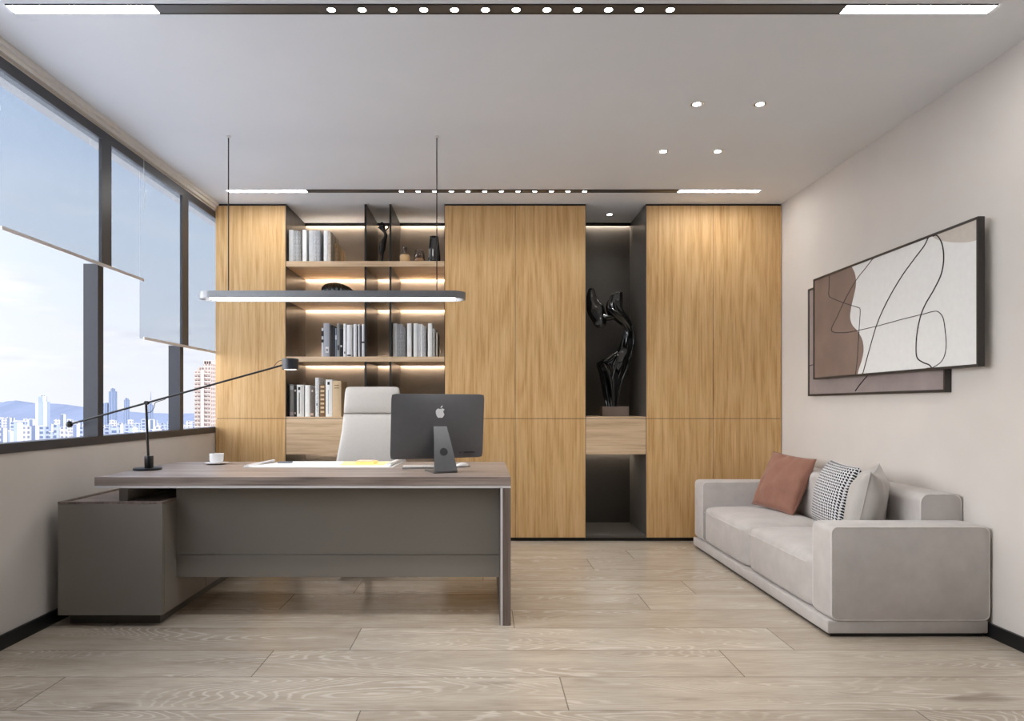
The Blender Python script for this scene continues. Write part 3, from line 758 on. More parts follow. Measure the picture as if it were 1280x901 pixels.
bm = bmn(); prism(bm, [(-.776, 4.109, .7713), (-.68, 4.10, .7713), (-.67, 4.20, .7713), (-.766, 4.211, .7713)], (0, 0, .003))
mesh('top_note', bm, M_pink, t)
bm = bmn(); prism(bm, [(-1.275, 4.20, .7534), (-1.20, 4.20, .7534), (-1.19, 4.23, .7534), (-1.27, 4.23, .7534)], (0, 0, .010))
tag(mesh('eraser', bm, plain('grey_rubber', hexc(110, 112, 118), .7)), 'small grey eraser beside the white ruler bar on the drawing sheet', 'eraser')
tag(mesh('pencil', tube(bmn(), [(-.955, 4.09, .7572), (-.955, 4.09, .7572), (-.79, 4.04, .7585), (-.785, 4.038, .7585)], [.0008, .0008, .0032, .0032], 6), M_blackm), 'dark pencil lying on the drawing sheet left of the yellow paper', 'pencil')

# computer
th = math.radians(21); MY = 3.75
t = thing('desktop_computer', 'dark grey all-in-one computer seen from behind on the desk', 'computer', ((547.5-VX)*MY/F, MY, .75), (0, 0, th))
W2, H0, H1 = .266, .068, .424
def shell(bm, y_off, thick, x2, z0, z1, r, bulge):
    nx, nz = 20, 14
    def rr(u, v):   # rounded rectangle grid
        return (-x2+2*x2*u, z0+(z1-z0)*v)
    front = {}; back = {}
    for i in range(nx+1):
        for j in range(nz+1):
            x_, z_ = rr(i/nx, j/nz)
            u = abs(2*i/nx-1); v = abs(2*j/nz-1)
            # round the corners
            if u == 1 and v == 1: x_ *= (1-r/x2*.35); z_ = (z0+z1)/2+(z_-(z0+z1)/2)*(1-r/((z1-z0)/2)*.35)
            b = bulge*(1-u**2.6)*(1-v**2.6)
            back[i, j] = bm.verts.new((x_, y_off-thick-b, z_)); front[i, j] = bm.verts.new((x_, y_off, z_))
    for i in range(nx):
        for j in range(nz):
            bm.faces.new((back[i, j], back[i+1, j], back[i+1, j+1], back[i, j+1]))
            bm.faces.new((front[i, j], front[i, j+1], front[i+1, j+1], front[i+1, j]))
    for i in range(nx):
        for j in (0, nz): bm.faces.new((back[i, j], front[i, j], front[i+1, j], back[i+1, j]))
    for j in range(nz):
        for i in (0, nx): bm.faces.new((back[i, j], back[i, j+1], front[i, j+1], front[i, j]))
    bmesh.ops.recalc_face_normals(bm, faces=bm.faces); return bm
TILT = Matrix.Rotation(math.radians(5), 4, 'X')    # the top leans towards the photo's viewpoint
def tilted(bm):
    bmesh.ops.transform(bm, verts=bm.verts, matrix=Matrix.Translation((0, 0, .245)) @ TILT @ Matrix.Translation((0, 0, -.245))); return bm
mesh('rear_housing', tilted(shell(bmn(), 0, .006, W2, H0, H1, .012, .030)), M_alu, t, smooth=45, local=True)
mesh('screen', tilted(box(bmn(), -W2+.004, W2-.004, .0003, .0015, H0+.055, H1-.004)), plain('black_screen_glass', hexc(12, 12, 14), .08), t, local=True)
# stand: tapered leg and foot plate
bm = bmn()
def leg_sec(y_, z_, hw, th_): return [(-hw, y_, z_), (hw, y_, z_), (hw, y_+th_[0], z_+th_[1]), (-hw, y_+th_[0], z_+th_[1])]
S = [leg_sec(-.040, .245, .038, (.006, .002)), leg_sec(-.080, .17, .046, (.006, .002)), leg_sec(-.122, .07, .058, (.006, .002)), leg_sec(-.145, .012, .064, (.006, .003)), leg_sec(-.143, .0035, .065, (.008, .003)), leg_sec(-.134, .0003, .065, (.002, .006)), leg_sec(.04, .0003, .065, (0, .006))]
rings = [[bm.verts.new(p) for p in s] for s in S]
for A, B in zip(rings, rings[1:]):
    for k in range(4): bm.faces.new((A[k], A[(k+1) % 4], B[(k+1) % 4], B[k]))
bm.faces.new(rings[0]); bm.faces.new(rings[-1][::-1]); bmesh.ops.recalc_face_normals(bm, faces=bm.faces)
mesh('stand', bm, plain('stand_aluminium', hexc(98, 98, 99), .38, .5, var=.015), t, smooth=30, local=True)
bm = bmn(); bmesh.ops.create_cone(bm, cap_ends=True, segments=32, radius1=.0215, radius2=.0215, depth=.003)
bmesh.ops.transform(bm, verts=bm.verts, matrix=Matrix.Translation((0, -.1065, .112)) @ Matrix.Rotation(PI/2+math.radians(-23), 4, 'X'))
mesh('cable_hole', bm, M_black, t, local=True)
bx('stand_hinge', (-.040, .040, -.036, -.030, .236, .249), M_black, t, local=True)
# fruit emblem: bitten apple silhouette with a leaf
def arc(cx_, cy_, r, a0, a1, n): return [(cx_+r*math.cos(math.radians(a0+(a1-a0)*k/n)), cy_+r*math.sin(math.radians(a0+(a1-a0)*k/n))) for k in range(n+1)]
ap = [(0, .78), (.18, .84), (.42, .9), (.66, .82), (.82, .66)]
ap += arc(.93, .28, .36, 106, 232, 10)
ap += [(.80, -.28), (.62, -.62), (.42, -.86), (.26, -.92), (.10, -.86), (0, -.84), (-.12, -.87), (-.28, -.93), (-.46, -.84), (-.72, -.48), (-.88, -.02), (-.90, .34), (-.78, .66), (-.54, .84), (-.3, .86)]
sc_ = .0285
bm = bmn(); prism(bm, [(-x_*-sc_, -.0382, .322+z_*sc_) for x_, z_ in ap], (0, .004, 0))
lf = [(.02, .98), (.06, 1.2), (.2, 1.38), (.42, 1.48), (.40, 1.24), (.26, 1.06)]
prism(bm, [(x_*sc_, -.0382, .322+z_*sc_) for x_, z_ in lf], (0, .004, 0))
mesh('fruit_emblem', tilted(bm), M_silver, t, local=True)
bm = bmn()
for k in range(6): box(bm, .150+.011*k, .157+.011*k, -.0245+.0009*k, -.010, .098, .102)
mesh('port_row', tilted(bm), M_black, t, local=True)
bm = bmn(); bmesh.ops.create_uvsphere(bm, u_segments=12, v_segments=8, radius=.0032); bmesh.ops.translate(bm, verts=bm.verts, vec=(.124, -.0255, .100))
mesh('headphone_port', tilted(bm), M_black, t, local=True)
# keyboard, mouse
t = thing('keyboard', 'slim silver keyboard with white keys lying behind the computer stand', 'keyboard', (-.33, 3.93, .7505), (0, 0, math.radians(6)))
mesh('key_tray', box(bmn(), -.14, .14, -.056, .056, 0, .009, .002), plain('silver_tray', hexc(150, 148, 146), .35, .4), t, smooth=40, local=True)
bm = bmn()
for r_ in range(5):
    for c_ in range(14): box(bm, -.134+.0192*c_, -.134+.0192*c_+.0165, -.050+.0205*r_, -.050+.0205*r_+.0175, .009, .0118)
mesh('keys', bm, M_porc, t, local=True)
t = thing('computer_mouse', 'small white mouse beside the computer stand on the desk', 'mouse', ((577.5-VX)*4.0/F, 4.0, .7505), (0, 0, math.radians(-35)))
bm = bmn(); bmesh.ops.create_uvsphere(bm, u_segments=28, v_segments=16, radius=1)
for v in bm.verts: v.co = Vector((v.co.x*.029, v.co.y*.055, max(0, v.co.z)*.021+.004))
mesh('shell', bm, M_porc, t, smooth=True, local=True)
mesh('mouse_base', box(bmn(), -.025, .025, -.048, .048, 0, .005, .002), M_darkg, t, smooth=40, local=True)

# ------------------------------------------------------------------ office chair
Yh = 4.86; xch = -.805
t = thing('office_chair', 'high-back white leather office chair behind the desk', 'chair', (xch, Yh, 0))
def cushion_loft(bm, rows, n=24, p=3.2):
    """rows: (z, y centre, half width, half thickness)"""
    rings = []
    for z_, y_, hw, ht in rows:
        ring = []
        for k in range(n):
            a = 2*PI*k/n; c_, s_ = math.cos(a), math.sin(a)
            ring.append(bm.verts.new((math.copysign(abs(c_)**(2/p), c_)*hw, y_+math.copysign(abs(s_)**(2/p), s_)*ht, z_)))
        rings.append(ring)
    for A, B in zip(rings, rings[1:]):
        for k in range(n): bm.faces.new((A[k], A[(k+1) % n], B[(k+1) % n], B[k]))
    bm.faces.new(rings[0][::-1]); bm.faces.new(rings[-1]); bmesh.ops.recalc_face_normals(bm, faces=bm.faces); return bm
rows = [(1.246, .058, .165, .012), (1.242, .056, .182, .022), (1.230, .054, .192, .030), (1.20, .050, .197, .036), (1.12, .044, .201, .038), (1.068, .040, .203, .034), (1.056, .039, .203, .026), (1.052, .039, .202, .016)]
mesh('headrest', cushion_loft(bmn(), rows, 48, 4.5), M_leath, t, smooth=50, local=True)
rows = [(1.050, .040, .203, .018), (1.044, .038, .204, .028), (1.02, .034, .206, .034), (.92, .016, .214, .036), (.80, .0, .232, .038), (.70, -.006, .250, .040), (.62, -.002, .262, .042), (.55, .004, .262, .040), (.52, .006, .255, .024)]
mesh('backrest', cushion_loft(bmn(), rows, 48, 4.5), M_leath, t, smooth=50, local=True)
mesh('seat', box(bmn(), -.26, .26, -.50, .0, .42, .51, .035, 4), M_leath, t, smooth=50, local=True)
mesh('seat_pan', box(bmn(), -.22, .22, -.44, -.04, .385, .422, .008), M_metal, t, smooth=40, local=True)
for s_ in (-1, 1):
    P = [(s_*.26, -.04, .45), (s_*.31, -.05, .47), (s_*.315, -.06, .62), (s_*.31, -.10, .64), (s_*.31, -.36, .64), (s_*.31, -.40, .62), (s_*.305, -.40, .47), (s_*.26, -.38, .44)]
    mesh('armrest', tube(bmn(), catmull(P, 5), .014, 12), M_metal, t, smooth=True, local=True)
mesh('gas_lift', lathe(bmn(), [(.028, .10), (.028, .24), (.018, .245), (.018, .385)], (0, -.11, 0), 24), M_metal, t, smooth=40, local=True)
for k in range(5):
    a = PI/2+2*PI*k/5
    e = Vector((.27*math.cos(a), -.11+.27*math.sin(a), .065))
    o = mesh('base_spoke', tube(bmn(), [(0, -.11, .11), tuple(e+Vector((0, 0, .02)))], [.024, .014], 12), M_metal, t, smooth=40, local=True)
    mesh('caster', tube(bmn(), [e+Vector((-.018, 0, -.037)), e+Vector((.018, 0, -.037))], .028, 20), M_black, o, smooth=40, local=True)

# ------------------------------------------------------------------ sofa
SX0, SX1, SY0, SY1 = 1.646, 2.415, 3.25, 5.356
t = thing('sofa', 'long low pale grey fabric sofa against the right wall', 'sofa', (2.04, 4.3, 0))
bx('frame_base', (SX0, SX1, SY0+.006, SY1-.006, .018, .079), M_sofa, t, bev=.006, seg=2)
bx('plinth', (SX0+.02, SX1-.02, SY0+.02, SY1-.02, .0, .018), M_black, t)
AZ = .531
def rprof(xa, xb, za, zb, r, n=8):
    P = []
    for cx_, cz_, a0 in ((xb-r, zb-r, 0), (xa+r, zb-r, 90), (xa+r, za+r, 180), (xb-r, za+r, 270)):
        for k in range(n+1): P.append((cx_+r*math.cos(math.radians(a0+90*k/n)), cz_+r*math.sin(math.radians(a0+90*k/n))))
    return P
def upholstered(nm, xa, xb, y0, y1, za, zb, r, e=.010):
    """block with rounded long edges; both flat end faces are edged with piping"""
    prof = rprof(xa, xb, za, zb, r); bm = bmn(); cx_, cz_ = (xa+xb)/2, (za+zb)/2
    rings = []
    for y_, ins in ((y0, e), (y0+e*.3, e*.3), (y0+e, 0), ((y0+y1)/2, -.002), (y1-e, 0), (y1-e*.3, e*.3), (y1, e)):
        rings.append([bm.verts.new((cx_+(p-cx_)*(1-ins/(xb-cx_)), y_, cz_+(q-cz_)*(1-ins/(zb-cz_)))) for p, q in prof])
    for A, B in zip(rings, rings[1:]):
        n = len(A)
        for k in range(n): bm.faces.new((A[k], A[(k+1) % n], B[(k+1) % n], B[k]))
    bm.faces.new(rings[0]); bm.faces.new(rings[-1][::-1]); bmesh.ops.recalc_face_normals(bm, faces=bm.faces)
    a = mesh(nm, bm, M_sofa, t, smooth=50)
    for yy in (y0+.003, y1-.003):
        mesh('piping', tube(bmn(), [(p-(p-cx_)*.0035/(xb-cx_), yy, q-(q-cz_)*.0035/(zb-cz_)) for p, q in prof], .0030, 8, closed=True), M_pipe, a, smooth=True)
    return a
for y0, y1 in ((SY0, 3.44), (5.166, SY1)): upholstered('armrest', 1.660, SX1+.006, y0, y1, .080, AZ, .030)
def seat_cushion(x0, x1, y0, y1, z0, z1, nm, puff=.03, r=.045):
    bm = bmn(); box(bm, x0, x1, y0, y1, z0, z1)
    bmesh.ops.subdivide_edges(bm, edges=bm.edges, cuts=11, use_grid_fill=True)
    cxx, cyy, czz = (x0+x1)/2, (y0+y1)/2, (z0+z1)/2
    for v in bm.verts:
        # round the box
        p = v.co.copy()
        q = Vector((min(max(p.x, x0+r), x1-r), min(max(p.y, y0+r), y1-r), min(max(p.z, z0+r*.6), z1-r)))
        dd = p-q
        if dd.length > 1e-6: p = q+dd.normalized()*min(dd.length, r)*(1 if dd.length <= r else 1)
        u = (p.x-cxx)/((x1-x0)/2); w_ = (p.y-cyy)/((y1-y0)/2); zz = (p.z-czz)/((z1-z0)/2)
        p.z += puff*max(0, zz)*(1-u*u)*(1-w_*w_)
        p.x -= .012*max(0, -u)*(1-w_*w_)*(1-zz*zz)
        v.co = p
    o = mesh(nm, bm, M_sofa, t, smooth=True)
    md = o.modifiers.new('soft', 'SUBSURF'); md.levels = 1; md.render_levels = 1
    return o
for y0, y1 in ((3.446, 4.300), (4.306, 5.160)):
    c = seat_cushion(1.662, 2.235, y0, y1, .082, .352, 'seat_cushion', .022)
    zz = .262
    mesh('seam_line', tube(bmn(), [(1.6555, y0+.05, zz+.045), (1.651, (y0+y1)/2, zz+.05), (1.6555, y1-.05, zz+.045)], .002, 6), M_pipe, c, smooth=True)
# back bolsters with piped end faces
for y0, y1 in ((3.452, 4.302), (4.306, 5.160)): upholstered('back_cushion', 2.215, 2.428, y0, y1, .335, .662, .045)
bx('back_frame', (2.26, 2.418, 3.44, 5.166, .079, .335), M_sofa, t, bev=.01)

# ------------------------------------------------------------------ cushions
def pillow(name, label, loc, size, thick, mt, rot, wr=.012, seed=0, pinch=.10, uv=False, pm=None):
    """upright cushion: local X is its width, Z its height, Y its thickness; origin at the bottom edge centre"""
    tt = thing(name, label, 'cushion', loc)
    tt.rotation_euler = rot
    N = 40; bm = bmn(); lay = bm.loops.layers.uv.new('UVMap')
    def P(u, v, s_):
        bu = 1-pinch*(1-abs(v)**2.2)*abs(u)**3; bv = 1-pinch*(1-abs(u)**2.2)*abs(v)**3
        x_ = u*bu; z_ = v*bv
        e = max(0, (1-abs(u)**2.4))*max(0, (1-abs(v)**2.4))
        th_ = thick/2*(e**.48)
        nz = noise.noise(Vector((u*2.2+seed, v*2.2, s_*3+seed)))*wr*1.2*e**.3
        nz += noise.noise(Vector((u*6+seed, v*1.6-seed, s_)))*wr*.6*(1-e)*e**.2
        return Vector((x_*size/2, s_*(th_+nz*min(1, e*8)), (z_+1)*size/2))
    for s_ in (-1, 1):
        g_ = {}
        for i in range(N+1):
            for j in range(N+1):
                g_[i, j] = bm.verts.new(P(2*i/N-1, 2*j/N-1, s_))
        for i in range(N):
            for j in range(N):
                q = [(i, j), (i+1, j), (i+1, j+1), (i, j+1)]
                if s_ > 0: q = q[::-1]
                f = bm.faces.new([g_[k] for k in q])
                for lp, k in zip(f.loops, q): lp[lay].uv = (k[0]/N, k[1]/N)
    bmesh.ops.remove_doubles(bm, verts=bm.verts, dist=1e-5)
    mesh('cushion_cover', bm, mt, tt, smooth=True, local=True)
    E = []
    for a, b in (((-1, -1), (1, -1)), ((1, -1), (1, 1)), ((1, 1), (-1, 1)), ((-1, 1), (-1, -1))):
        for k in range(16):
            q = k/16; E.append(P(a[0]+(b[0]-a[0])*q, a[1]+(b[1]-a[1])*q, 1)*1.0)
    mesh('edge_seam', tube(bmn(), [Vector((p.x, 0, p.z)) for p in E], .0028, 6, closed=True), pm or mt, tt, smooth=True, local=True)
    return tt
# width axis runs roughly along the sofa (world Y); local -Y faces the room (world -X)
def prot(lean, yaw, roll=0): 
    # start: local x->world -y.. built from Euler: roll in its own plane, lean back, then yaw
    M = Matrix.Rotation(yaw, 4, 'Z') @ Matrix.Rotation(lean, 4, 'X') @ Matrix.Rotation(roll, 4, 'Y')
    return M.to_euler()
R_ = math.radians
pillow('rust_cushion', 'rust brown velvet cushion leaning in the far corner of the sofa', (2.03, 4.80, .374), .42, .15, M_brown, prot(R_(-24), R_(-72), R_(4)), .016, 3, .05)
pillow('houndstooth_cushion', 'black and white houndstooth cushion, middle of the three on the sofa', (2.07, 4.10, .374), .40, .20, M_hound, prot(R_(-14), R_(-95), R_(2)), .008, 8, .05)
pillow('grey_cushion', 'light grey pointed cushion nearest the camera-side sofa arm', (2.05, 3.73, .374), .41, .19, M_grey, prot(R_(-12), R_(-125), R_(2)), .014, 15, .14)

# ------------------------------------------------------------------ pictures on the right wall
def wallp(px_, py_, X): s_ = (px_-VX)/X; return (F/s_, EYE+(VY-py_)/s_)
def picture(name, label, xf, xb, y0, y1, z0, z1, canvas, fw=.014):
    t = thing(name, label, 'picture', (xb, (y0+y1)/2, z0))
    bm = bmn()
    box(bm, xf, xb, y0, y1, z0, z0+fw); box(bm, xf, xb, y0, y1, z1-fw, z1)
    box(bm, xf, xb, y0, y0+fw, z0+fw, z1-fw); box(bm, xf, xb, y1-fw, y1, z0+fw, z1-fw)
    mesh('picture_frame', bm, plain('dark_frame_'+name, hexc(50, 46, 44), .4), t)
    bx('canvas', (xf+.005, xb-.001, y0+fw, y1-fw, z0+fw, z1-fw), canvas, t)
    return t
M_canv = plain('off_white_canvas', hexc(226, 226, 224), .7, var=.01, scale=30)
M_mauve = plain('mauve_grey_canvas', hexc(152, 140, 138), .7, var=.05, scale=6)
M_brn = plain('brown_paint', hexc(130, 110, 99), .7, var=.05, scale=5)
M_bei = plain('beige_paint', hexc(196, 188, 178), .7, var=.02)
XB0, XB1 = 2.400, 2.434
tb = picture('lower_picture', 'framed mauve grey abstract picture, partly behind the larger white one', XB0, XB1, 3.54, 5.04, 1.18, 1.971, M_mauve)
XA0, XA1 = 2.360, 2.392
ya, yb, za, zb = 3.248, 4.876, 1.297, 2.014
ta = picture('abstract_picture', 'large framed abstract picture with brown shape and thin black curves on white', XA0, XA1, ya, yb, za, zb, M_canv, .012)
XS = XA0+.005
def c6(x_, y_): return wallp(980+x_/3.217, 240+y_/3.217, XS)
def plate(nm, pts, m, parent, x, th_=.0008):
    mesh(nm, prism(bmn(), [(x, p[0], p[1]) for p in pts], (-th_, 0, 0)), m, parent)
ZL, ZH, YL, YH = za+.012, zb-.012, ya+.012, yb-.012
def clampp(p): return (min(max(p[0], YL), YH), min(max(p[1], ZL), ZH))
edge = [c6(*q) for q in ((262, 285), (275, 305), (287, 335), (289, 375), (280, 420), (270, 465), (266, 505), (275, 535), (297, 560), (315, 595), (320, 635), (313, 675), (300, 715), (294, 745))]
edge = [(p.x, p.y) for p in catmull([Vector((a, b, 0)) for a, b in edge], 5)]
edge = [clampp(p) for p in edge]
plate('brown_shape', [(YH, ZH)]+[(edge[0][0], ZH)]+edge+[(edge[-1][0], ZL), (YH, ZL)], M_brn, ta, XS)
ce = [c6(*q) for q in ((590, 172), (610, 188), (640, 197), (690, 203), (735, 202), (770, 195), (779, 190))]
ce = [clampp((p.x, p.y)) for p in catmull([Vector((a, b, 0)) for a, b in ce], 5)]
plate('beige_shape', [(ce[0][0], ZH)]+ce+[(YL, ce[-1][1]), (YL, ZH)], M_bei, ta, XS)
def line(pts, r, parent, nm='painted_line', x=XS, f=c6):
    P = [f(*q) for q in pts]; P = catmull([Vector((x-.0012, a, b)) for a, b in P], 6)
    P = [Vector((p.x, *clampp((p.y, p.z)))) for p in P] if parent is ta else P
    mesh(nm, tube(bmn(), P, r, 6), M_ink, parent, smooth=True)
line([(362, 262), (325, 310), (290, 355), (245, 435), (215, 500), (192, 548), (200, 563), (230, 565), (268, 562), (370, 540), (480, 510), (555, 492), (600, 480), (622, 482), (640, 505), (648, 550), (653, 610), (647, 655), (630, 685), (600, 705), (575, 714)], .0021, ta)
line([(183, 322), (182, 380), (181, 415), (195, 427), (245, 447), (295, 463), (307, 474), (304, 530), (300, 600), (295, 680), (288, 735)], .0021, ta)
line([(582, 178), (565, 215), (520, 275), (470, 345), (415, 440), (375, 530), (345, 630), (315, 740)], .0030, ta)
line([(600, 168), (622, 180), (638, 215), (643, 270), (633, 330), (605, 390), (570, 450), (550, 500), (537, 560), (532, 620), (536, 665), (560, 685), (585, 695), (600, 714)], .0034, ta)
XS2 = XB0+.005
def c6b(x_, y_): return wallp(980+x_/3.217, 240+y_/3.217, XS2)
line([(345, 728), (330, 745), (305, 775), (287, 800)], .0035, tb, x=XS2, f=c6b)
line([(100, 700), (108, 697), (116, 694)], .003, tb, x=XS2, f=c6b)

# ------------------------------------------------------------------ ceiling lights
def spot_light(parent, x, y, z, power, ang=115, blend=1.0):
    l = bpy.data.lights.new('spot_glow', 'SPOT'); l.energy = power; l.spot_size = R_(ang); l.spot_blend = blend
    l.shadow_soft_size = .03; l.color = (.98, .99, 1)
    o = bpy.data.objects.new('spot_glow', l); C.objects.link(o); o.parent = parent; o.location = Vector((x, y, z))-wloc(parent)
    return o
def linear(label, y0, w_each):
    t = thing('recessed_linear_light', label, 'ceiling light', (.073, y0+.03, ZC))
    xa, xb, xc, xd = -1.967, -1.364, 1.497, 2.112
    bm = bmn(); box(bm, xb, xc, y0, y0+.063, ZC-.0025, ZC-.0005)
    mesh('black_channel', bm, M_darkg, t)
    for a, b in ((xa, xb), (xc, xd)):
        mesh('diffuser', box(bmn(), a, b, y0+.002, y0+.061, ZC-.003, ZC-.0006), M_lit, t)
    bm = bmn(); box(bm, xa-.003, xd+.003, y0-.003, y0+.0015, ZC-.004, ZC-.0003); box(bm, xa-.003, xd+.003, y0+.0615, y0+.066, ZC-.004, ZC-.0003)
    mesh('trim_edge', bm, M_black, t)
    for k in range(12):
        x_ = -.635+.1281*k; yc = y0+.0315
        o = mesh('spot', lathe(bmn(), [(.020, ZC-.003), (.0215, ZC-.005), (.017, ZC-.006), (.0155, ZC-.0035)], (x_, yc, 0), 24), M_metal, t, smooth=40)
        mesh('spot_lens', lathe(bmn(), [(.001, ZC-.0065), (.012, ZC-.0068), (.0168, ZC-.0050), (.0168, ZC-.0040), (.001, ZC-.0040)], (x_, yc, 0), 20), M_bulb, o, smooth=40)
    for k in range(4):
        spot_light(t, -.443+.384*k, y0+.0315, ZC-.012, w_each, 110)
linear('recessed black linear ceiling light with twelve spots, nearest the camera', 2.797, W_SPOT*4)
linear('recessed black linear ceiling light with twelve spots, just before the cabinets', 5.194, W_SPOT*1.1)
def downlight(x, y, label, group=None):
    t = thing('downlight', label, 'ceiling light', (x, y, ZC), group=group)
    mesh('trim_ring', lathe(bmn(), [(.044, -.0005), (.044, -.003), (.036, -.0045), (.031, -.002), (.031, -.0005)], (0, 0, 0), 36), M_white, t, smooth=40, local=True)
    mesh('reflector', lathe(bmn(), [(.031, -.0008), (.031, -.0025), (.022, -.002), (.022, -.0008)], (0, 0, 0), 36), M_metal, t, smooth=40, local=True)
    mesh('lens', lathe(bmn(), [(.001, -.003), (.021, -.003), (.0215, -.001), (.001, -.001)], (0, 0, 0), 28), M_bulb, t, local=True)
    spot_light(t, x, y, ZC-.01, W_DOWN, 110); return t
G = 'round downlights above the sofa side'
downlight(1.165, 3.722, 'round white ceiling downlight, front left one of the four', G)
downlight(1.511, 3.722, 'round white ceiling downlight, front right one of the four', G)
downlight(1.163, 4.413, 'round white ceiling downlight, rear left one of the four', G)
downlight(1.516, 4.413, 'round white ceiling downlight, rear right one of the four', G)
downlight(1.084, 5.87, 'round ceiling downlight glowing at the top of the dark niche')

# pendant
Yp = 4.165; cxp = -.925
t = thing('pendant_light', 'long slim grey pendant light with rounded ends above the desk', 'pendant light', (cxp, Yp, ZC))
def stadium(hw, r, n=16):
    P = []
    for k in range(n+1): a = -PI/2+PI*k/n; P.append((hw-r+r*math.cos(a), r*math.sin(a)))
    for k in range(n+1): a = PI/2+PI*k/n; P.append((-hw+r+r*math.cos(a), r*math.sin(a)))
    return P
HW, RR, ZP0, ZP1 = .812, .088, 1.758, 1.800
bm = bmn(); A = stadium(HW, RR); B = stadium(HW-.012, RR-.012); n = len(A)
def ring(P, z): return [bm.verts.new((cxp+x_, Yp+y_, z)) for x_, y_ in P]
o0, o1, i0, i1 = ring(A, ZP0), ring(A, ZP1), ring(B, ZP0), ring(B, ZP1-.012)
for k in range(n):
    j = (k+1) % n
    bm.faces.new((o0[k], o0[j], o1[j], o1[k])); bm.faces.new((o0[k], i0[k], i0[j], o0[j])); bm.faces.new((i0[k], i1[k], i1[j], i0[j]))
bm.faces.new(o1); bm.faces.new(i1[::-1]); bmesh.ops.recalc_face_normals(bm, faces=bm.faces)
mesh('housing', bm, plain('pendant_grey_metal', hexc(132, 134, 138), .36, .5, var=.02), t, smooth=35)
D = stadium(HW-.06, RR-.016)
mesh('diffuser', prism(bmn(), [(cxp+x_, Yp+y_, ZP0+.0025) for x_, y_ in D], (0, 0, .006)), M_pend, t)
for xx in (-1.565, -.289):
    mesh('suspension_rod', tube(bmn(), [(xx, Yp, ZP1), (xx, Yp, ZC)], .0035, 10), M_blackm, t, smooth=40)
    mesh('ceiling_mount', lathe(bmn(), [(.011, ZC-.012), (.012, ZC-.010), (.012, ZC-.0003), (.004, ZC-.0003)], (xx, Yp, 0), 20), M_white, t, smooth=40)

# ------------------------------------------------------------------ the city outside
GZ = -110.0
def facade(name, wall, win, fw=3.2, fh=3.2, vert=False):
    m, nt = newmat(name)
    x, y, z = nt.sep(objc(nt))
    u = nt.math('ADD', x, y)
    fu = nt.math('FRACT', nt.math('DIVIDE', u, fw)); fz = nt.math('FRACT', nt.math('DIVIDE', z, fh))
    a = nt.math('MULTIPLY', nt.math('GREATER_THAN', fu, .38), nt.math('LESS_THAN', fu, .9))
    b = nt.math('MULTIPLY', nt.math('GREATER_THAN', fz, .35), nt.math('LESS_THAN', fz, .85))
    f = a if vert else nt.math('MULTIPLY', a, b)
    c = nt.mix(f, wall, win); principled(nt, c, .6, 0, .3); return m
FM = [facade('white_tower_facade', hexc(186, 188, 196), hexc(104, 114, 136), 9, 3.3, True),
      facade('pale_tower_facade', hexc(180, 177, 178), hexc(112, 116, 130), 5, 4.2),
      facade('grey_tower_facade', hexc(150, 156, 172), hexc(82, 94, 120), 7, 4.2),
      facade('haze_blue_facade', hexc(116, 126, 146), hexc(94, 108, 132), 6, 4.0, True),  # bluish distance haze put into this facade's colour
      facade('white_striped_facade', hexc(196, 197, 204), hexc(140, 150, 172), 14, 3.3, True)]
def tower(px_, ytop, wpx, Y, fm, name='residential_tower', label='', group=None, depth=None, step=None, rot=0, cat='building'):
    x_, _, zt = px2(px_, ytop, Y); w_ = wpx*Y/F; dp = depth or w_*.8
    t = thing(name, label, cat, (x_, Y+dp/2, GZ), (0, 0, rot), group)
    H_ = zt-GZ
    bm = bmn(); box(bm, -w_/2, w_/2, -dp/2, dp/2, 0, H_)
    if step: box(bm, -w_/2*step[0], w_/2*step[0], -dp/2*step[0], dp/2*step[0], H_, H_+step[1])
    mesh('tower_body', bm, fm, t, local=True)
    bm = bmn(); hh = H_+(step[1] if step else 0); k = .35*(step[0] if step else 1)
    box(bm, -w_*k, w_*k*.4, -dp*k, dp*k, hh, hh+w_*.12)
    mesh('roof_block', bm, FM[1], t, local=True)
    return t
rnd = random.Random(5)
GN = 'far towers low on the skyline'
GM = 'closer white apartment towers on the skyline'
GS = 'hazy towers rising above the skyline'
# far field: two bands of towers, kept apart in depth
FN = {0: 'white ribbed', 1: 'pale', 2: 'grey', 4: 'white striped'}
def seen_in(p): return 'the first window' if p < 116 else ('the middle window' if p < 220 else 'the window beside the cabinet')
for k in range(40):
    p = -30+310*k/40+rnd.uniform(-2, 2); fi = rnd.choice((0, 1, 2))
    lb = 'small distant %s tower low on hazy skyline, seen through %s' % (FN[fi], seen_in(p))
    tower(p, rnd.uniform(521, 531), rnd.uniform(5, 9), 900+130*(k % 3)+rnd.uniform(0, 30), FM[fi], label=lb, group=lb[6:])
for k in range(38):
    p = -30+310*k/38+rnd.uniform(-2, 2); fi = rnd.choice((0, 1, 4, 2))
    lb = '%s nearer apartment tower in the city, seen through %s' % (FN[fi], seen_in(p))
    tower(p, rnd.uniform(527, 541), rnd.uniform(5, 10), 520+90*(k % 3)+rnd.uniform(0, 20), FM[fi], label=lb, group=lb, rot=rnd.uniform(-.2, .2))
tower(49, 502, 9.6, 860, FM[4], label='tall stepped white tower seen left of the first window post', step=(.6, 7), name='office_tower', depth=14)
tower(139.5, 489, 7.5, 1500, FM[3], label='tallest slim haze-blue tower in the middle window', step=(.55, 6), name='hazy_skyscraper')
tower(131, 503.5, 6, 1500, FM[3], label='short haze-blue tower at the left edge of the middle window', name='office_tower')
tower(157.5, 499.5, 5, 1500, FM[3], label='slim pale haze-blue tower right of the tallest tower', step=(.6, 3), name='office_tower')
t = tower(187.5, 506, 5, 1500, FM[3], label='haze-blue tower with a thin spire right of the desk lamp pole', step=(.5, 4), name='spired_tower')
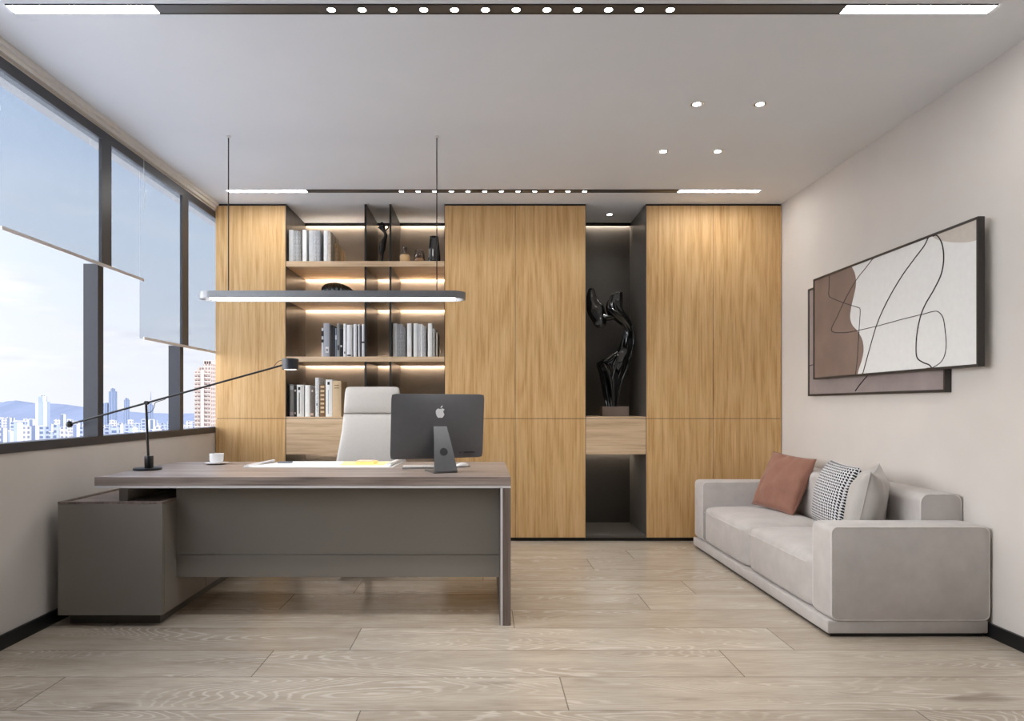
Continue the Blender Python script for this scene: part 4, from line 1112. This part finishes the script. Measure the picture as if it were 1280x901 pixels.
mesh('spire', tube(bmn(), [(0, 0, px2(0, 500, 1500)[2]-GZ), (0, 0, px2(0, 489, 1500)[2]-GZ)], [1.2, .3], 6), FM[3], t, local=True)
tower(20, 527, 14, 790, FM[2], label='broad grey block in the lower left corner of the first window', name='office_block')
tower(78, 518, 5.8, 860, FM[0], label='slim white tower above the lamp counterweight', name='office_tower')
# big beige apartment tower near the cabinet: wings, balconies and a crown
Yt = 420.0
x0, _, z0 = px2(243, 0, Yt); x1 = px2(265, 0, Yt)[0]
zA = px2(0, 463.5, Yt)[2]; zB = px2(0, 455, Yt)[2]; zC_ = px2(0, 451.5, Yt)[2]
t = thing('apartment_tower', 'big beige apartment tower with balcony rows in the window beside the oak cabinet', 'building', ((x0+x1)/2, Yt, GZ))
M_bt = facade('beige_apartment_facade', hexc(172, 156, 146), hexc(112, 96, 92), 1.9, 2.5)
Wt = x1-x0
bm = bmn(); box(bm, x0, x0+Wt*.55, Yt, Yt+12, GZ, zA); box(bm, x0+Wt*.12, x0+Wt*.5, Yt+2, Yt+10, zA, zA+2.4); mesh('left_wing', bm, M_bt, t)
bm = bmn(); box(bm, x0+Wt*.55, x1, Yt-1, Yt+12, GZ, zB); mesh('right_wing', bm, M_bt, t)
M_bt2 = plain('pale_rose_render', hexc(178, 164, 156), .7, var=.01, scale=.2)
bm = bmn(); box(bm, x0+Wt*.42, x0+Wt*.60, Yt-1.6, Yt+2, GZ, zA+.8); mesh('stair_core', bm, M_bt2, t)
bm = bmn()
for k in range(4): q = x0+Wt*(.56+.135*k); box(bm, q, q+Wt*.03, Yt-1, Yt+8, zB, zC_)
box(bm, x0+Wt*.55, x1, Yt-1, Yt+8, zC_, zC_+.6); mesh('roof_crown', bm, M_bt2, t)
bm = bmn(); zz = zA-2.0
while zz > GZ+40:
    box(bm, x0+Wt*.04, x0+Wt*.40, Yt-.9, Yt, zz, zz+.7); box(bm, x0+Wt*.63, x0+Wt*.96, Yt-1.9, Yt-1, zz, zz+.7); zz -= 2.5
mesh('balcony_rows', bm, M_bt2, t)
# ground and hills
sbox('ground', (-4000, 1500, -2000, 5000, GZ-2, GZ), plain('pale_city_ground', hexc(215, 216, 220), .8, scale=.02))
def ridge(name, Yd, prof, m, thick=500):
    bm = bmn(); P = [px2(a, b, Yd) for a, b in prof]; P = catmull([Vector(p) for p in P], 6)
    rows_ = []
    for i, p in enumerate(P):
        jit = noise.noise(Vector((i*.35, Yd, 0)))*4
        top_ = p.z+jit
        rows_.append([bm.verts.new((p.x, Yd-thick*q, GZ+(top_-GZ)*h_+noise.noise(Vector((i*.5, q*3, 1)))*8*(h_ < 1))) for q, h_ in ((1, 0), (.6, .35), (.3, .7), (0, 1), (-.5, .8), (-1.4, 0))])
    for A, B in zip(rows_, rows_[1:]):
        for k in range(5): bm.faces.new((A[k], A[k+1], B[k+1], B[k]))
    bmesh.ops.recalc_face_normals(bm, faces=bm.faces)
    struct(name, bm, m, smooth=True)
ridge('hills', 3000, [(-160, 512), (-90, 506), (-40, 504), (0, 502), (20, 501), (38, 504.5), (60, 504), (85, 506), (104, 510), (128, 512), (170, 515), (215, 517), (260, 516), (300, 519)], plain('haze_blue_hills', hexc(96, 106, 128), .9, var=.04, scale=.004))  # hill colour carries the blue of the distance haze
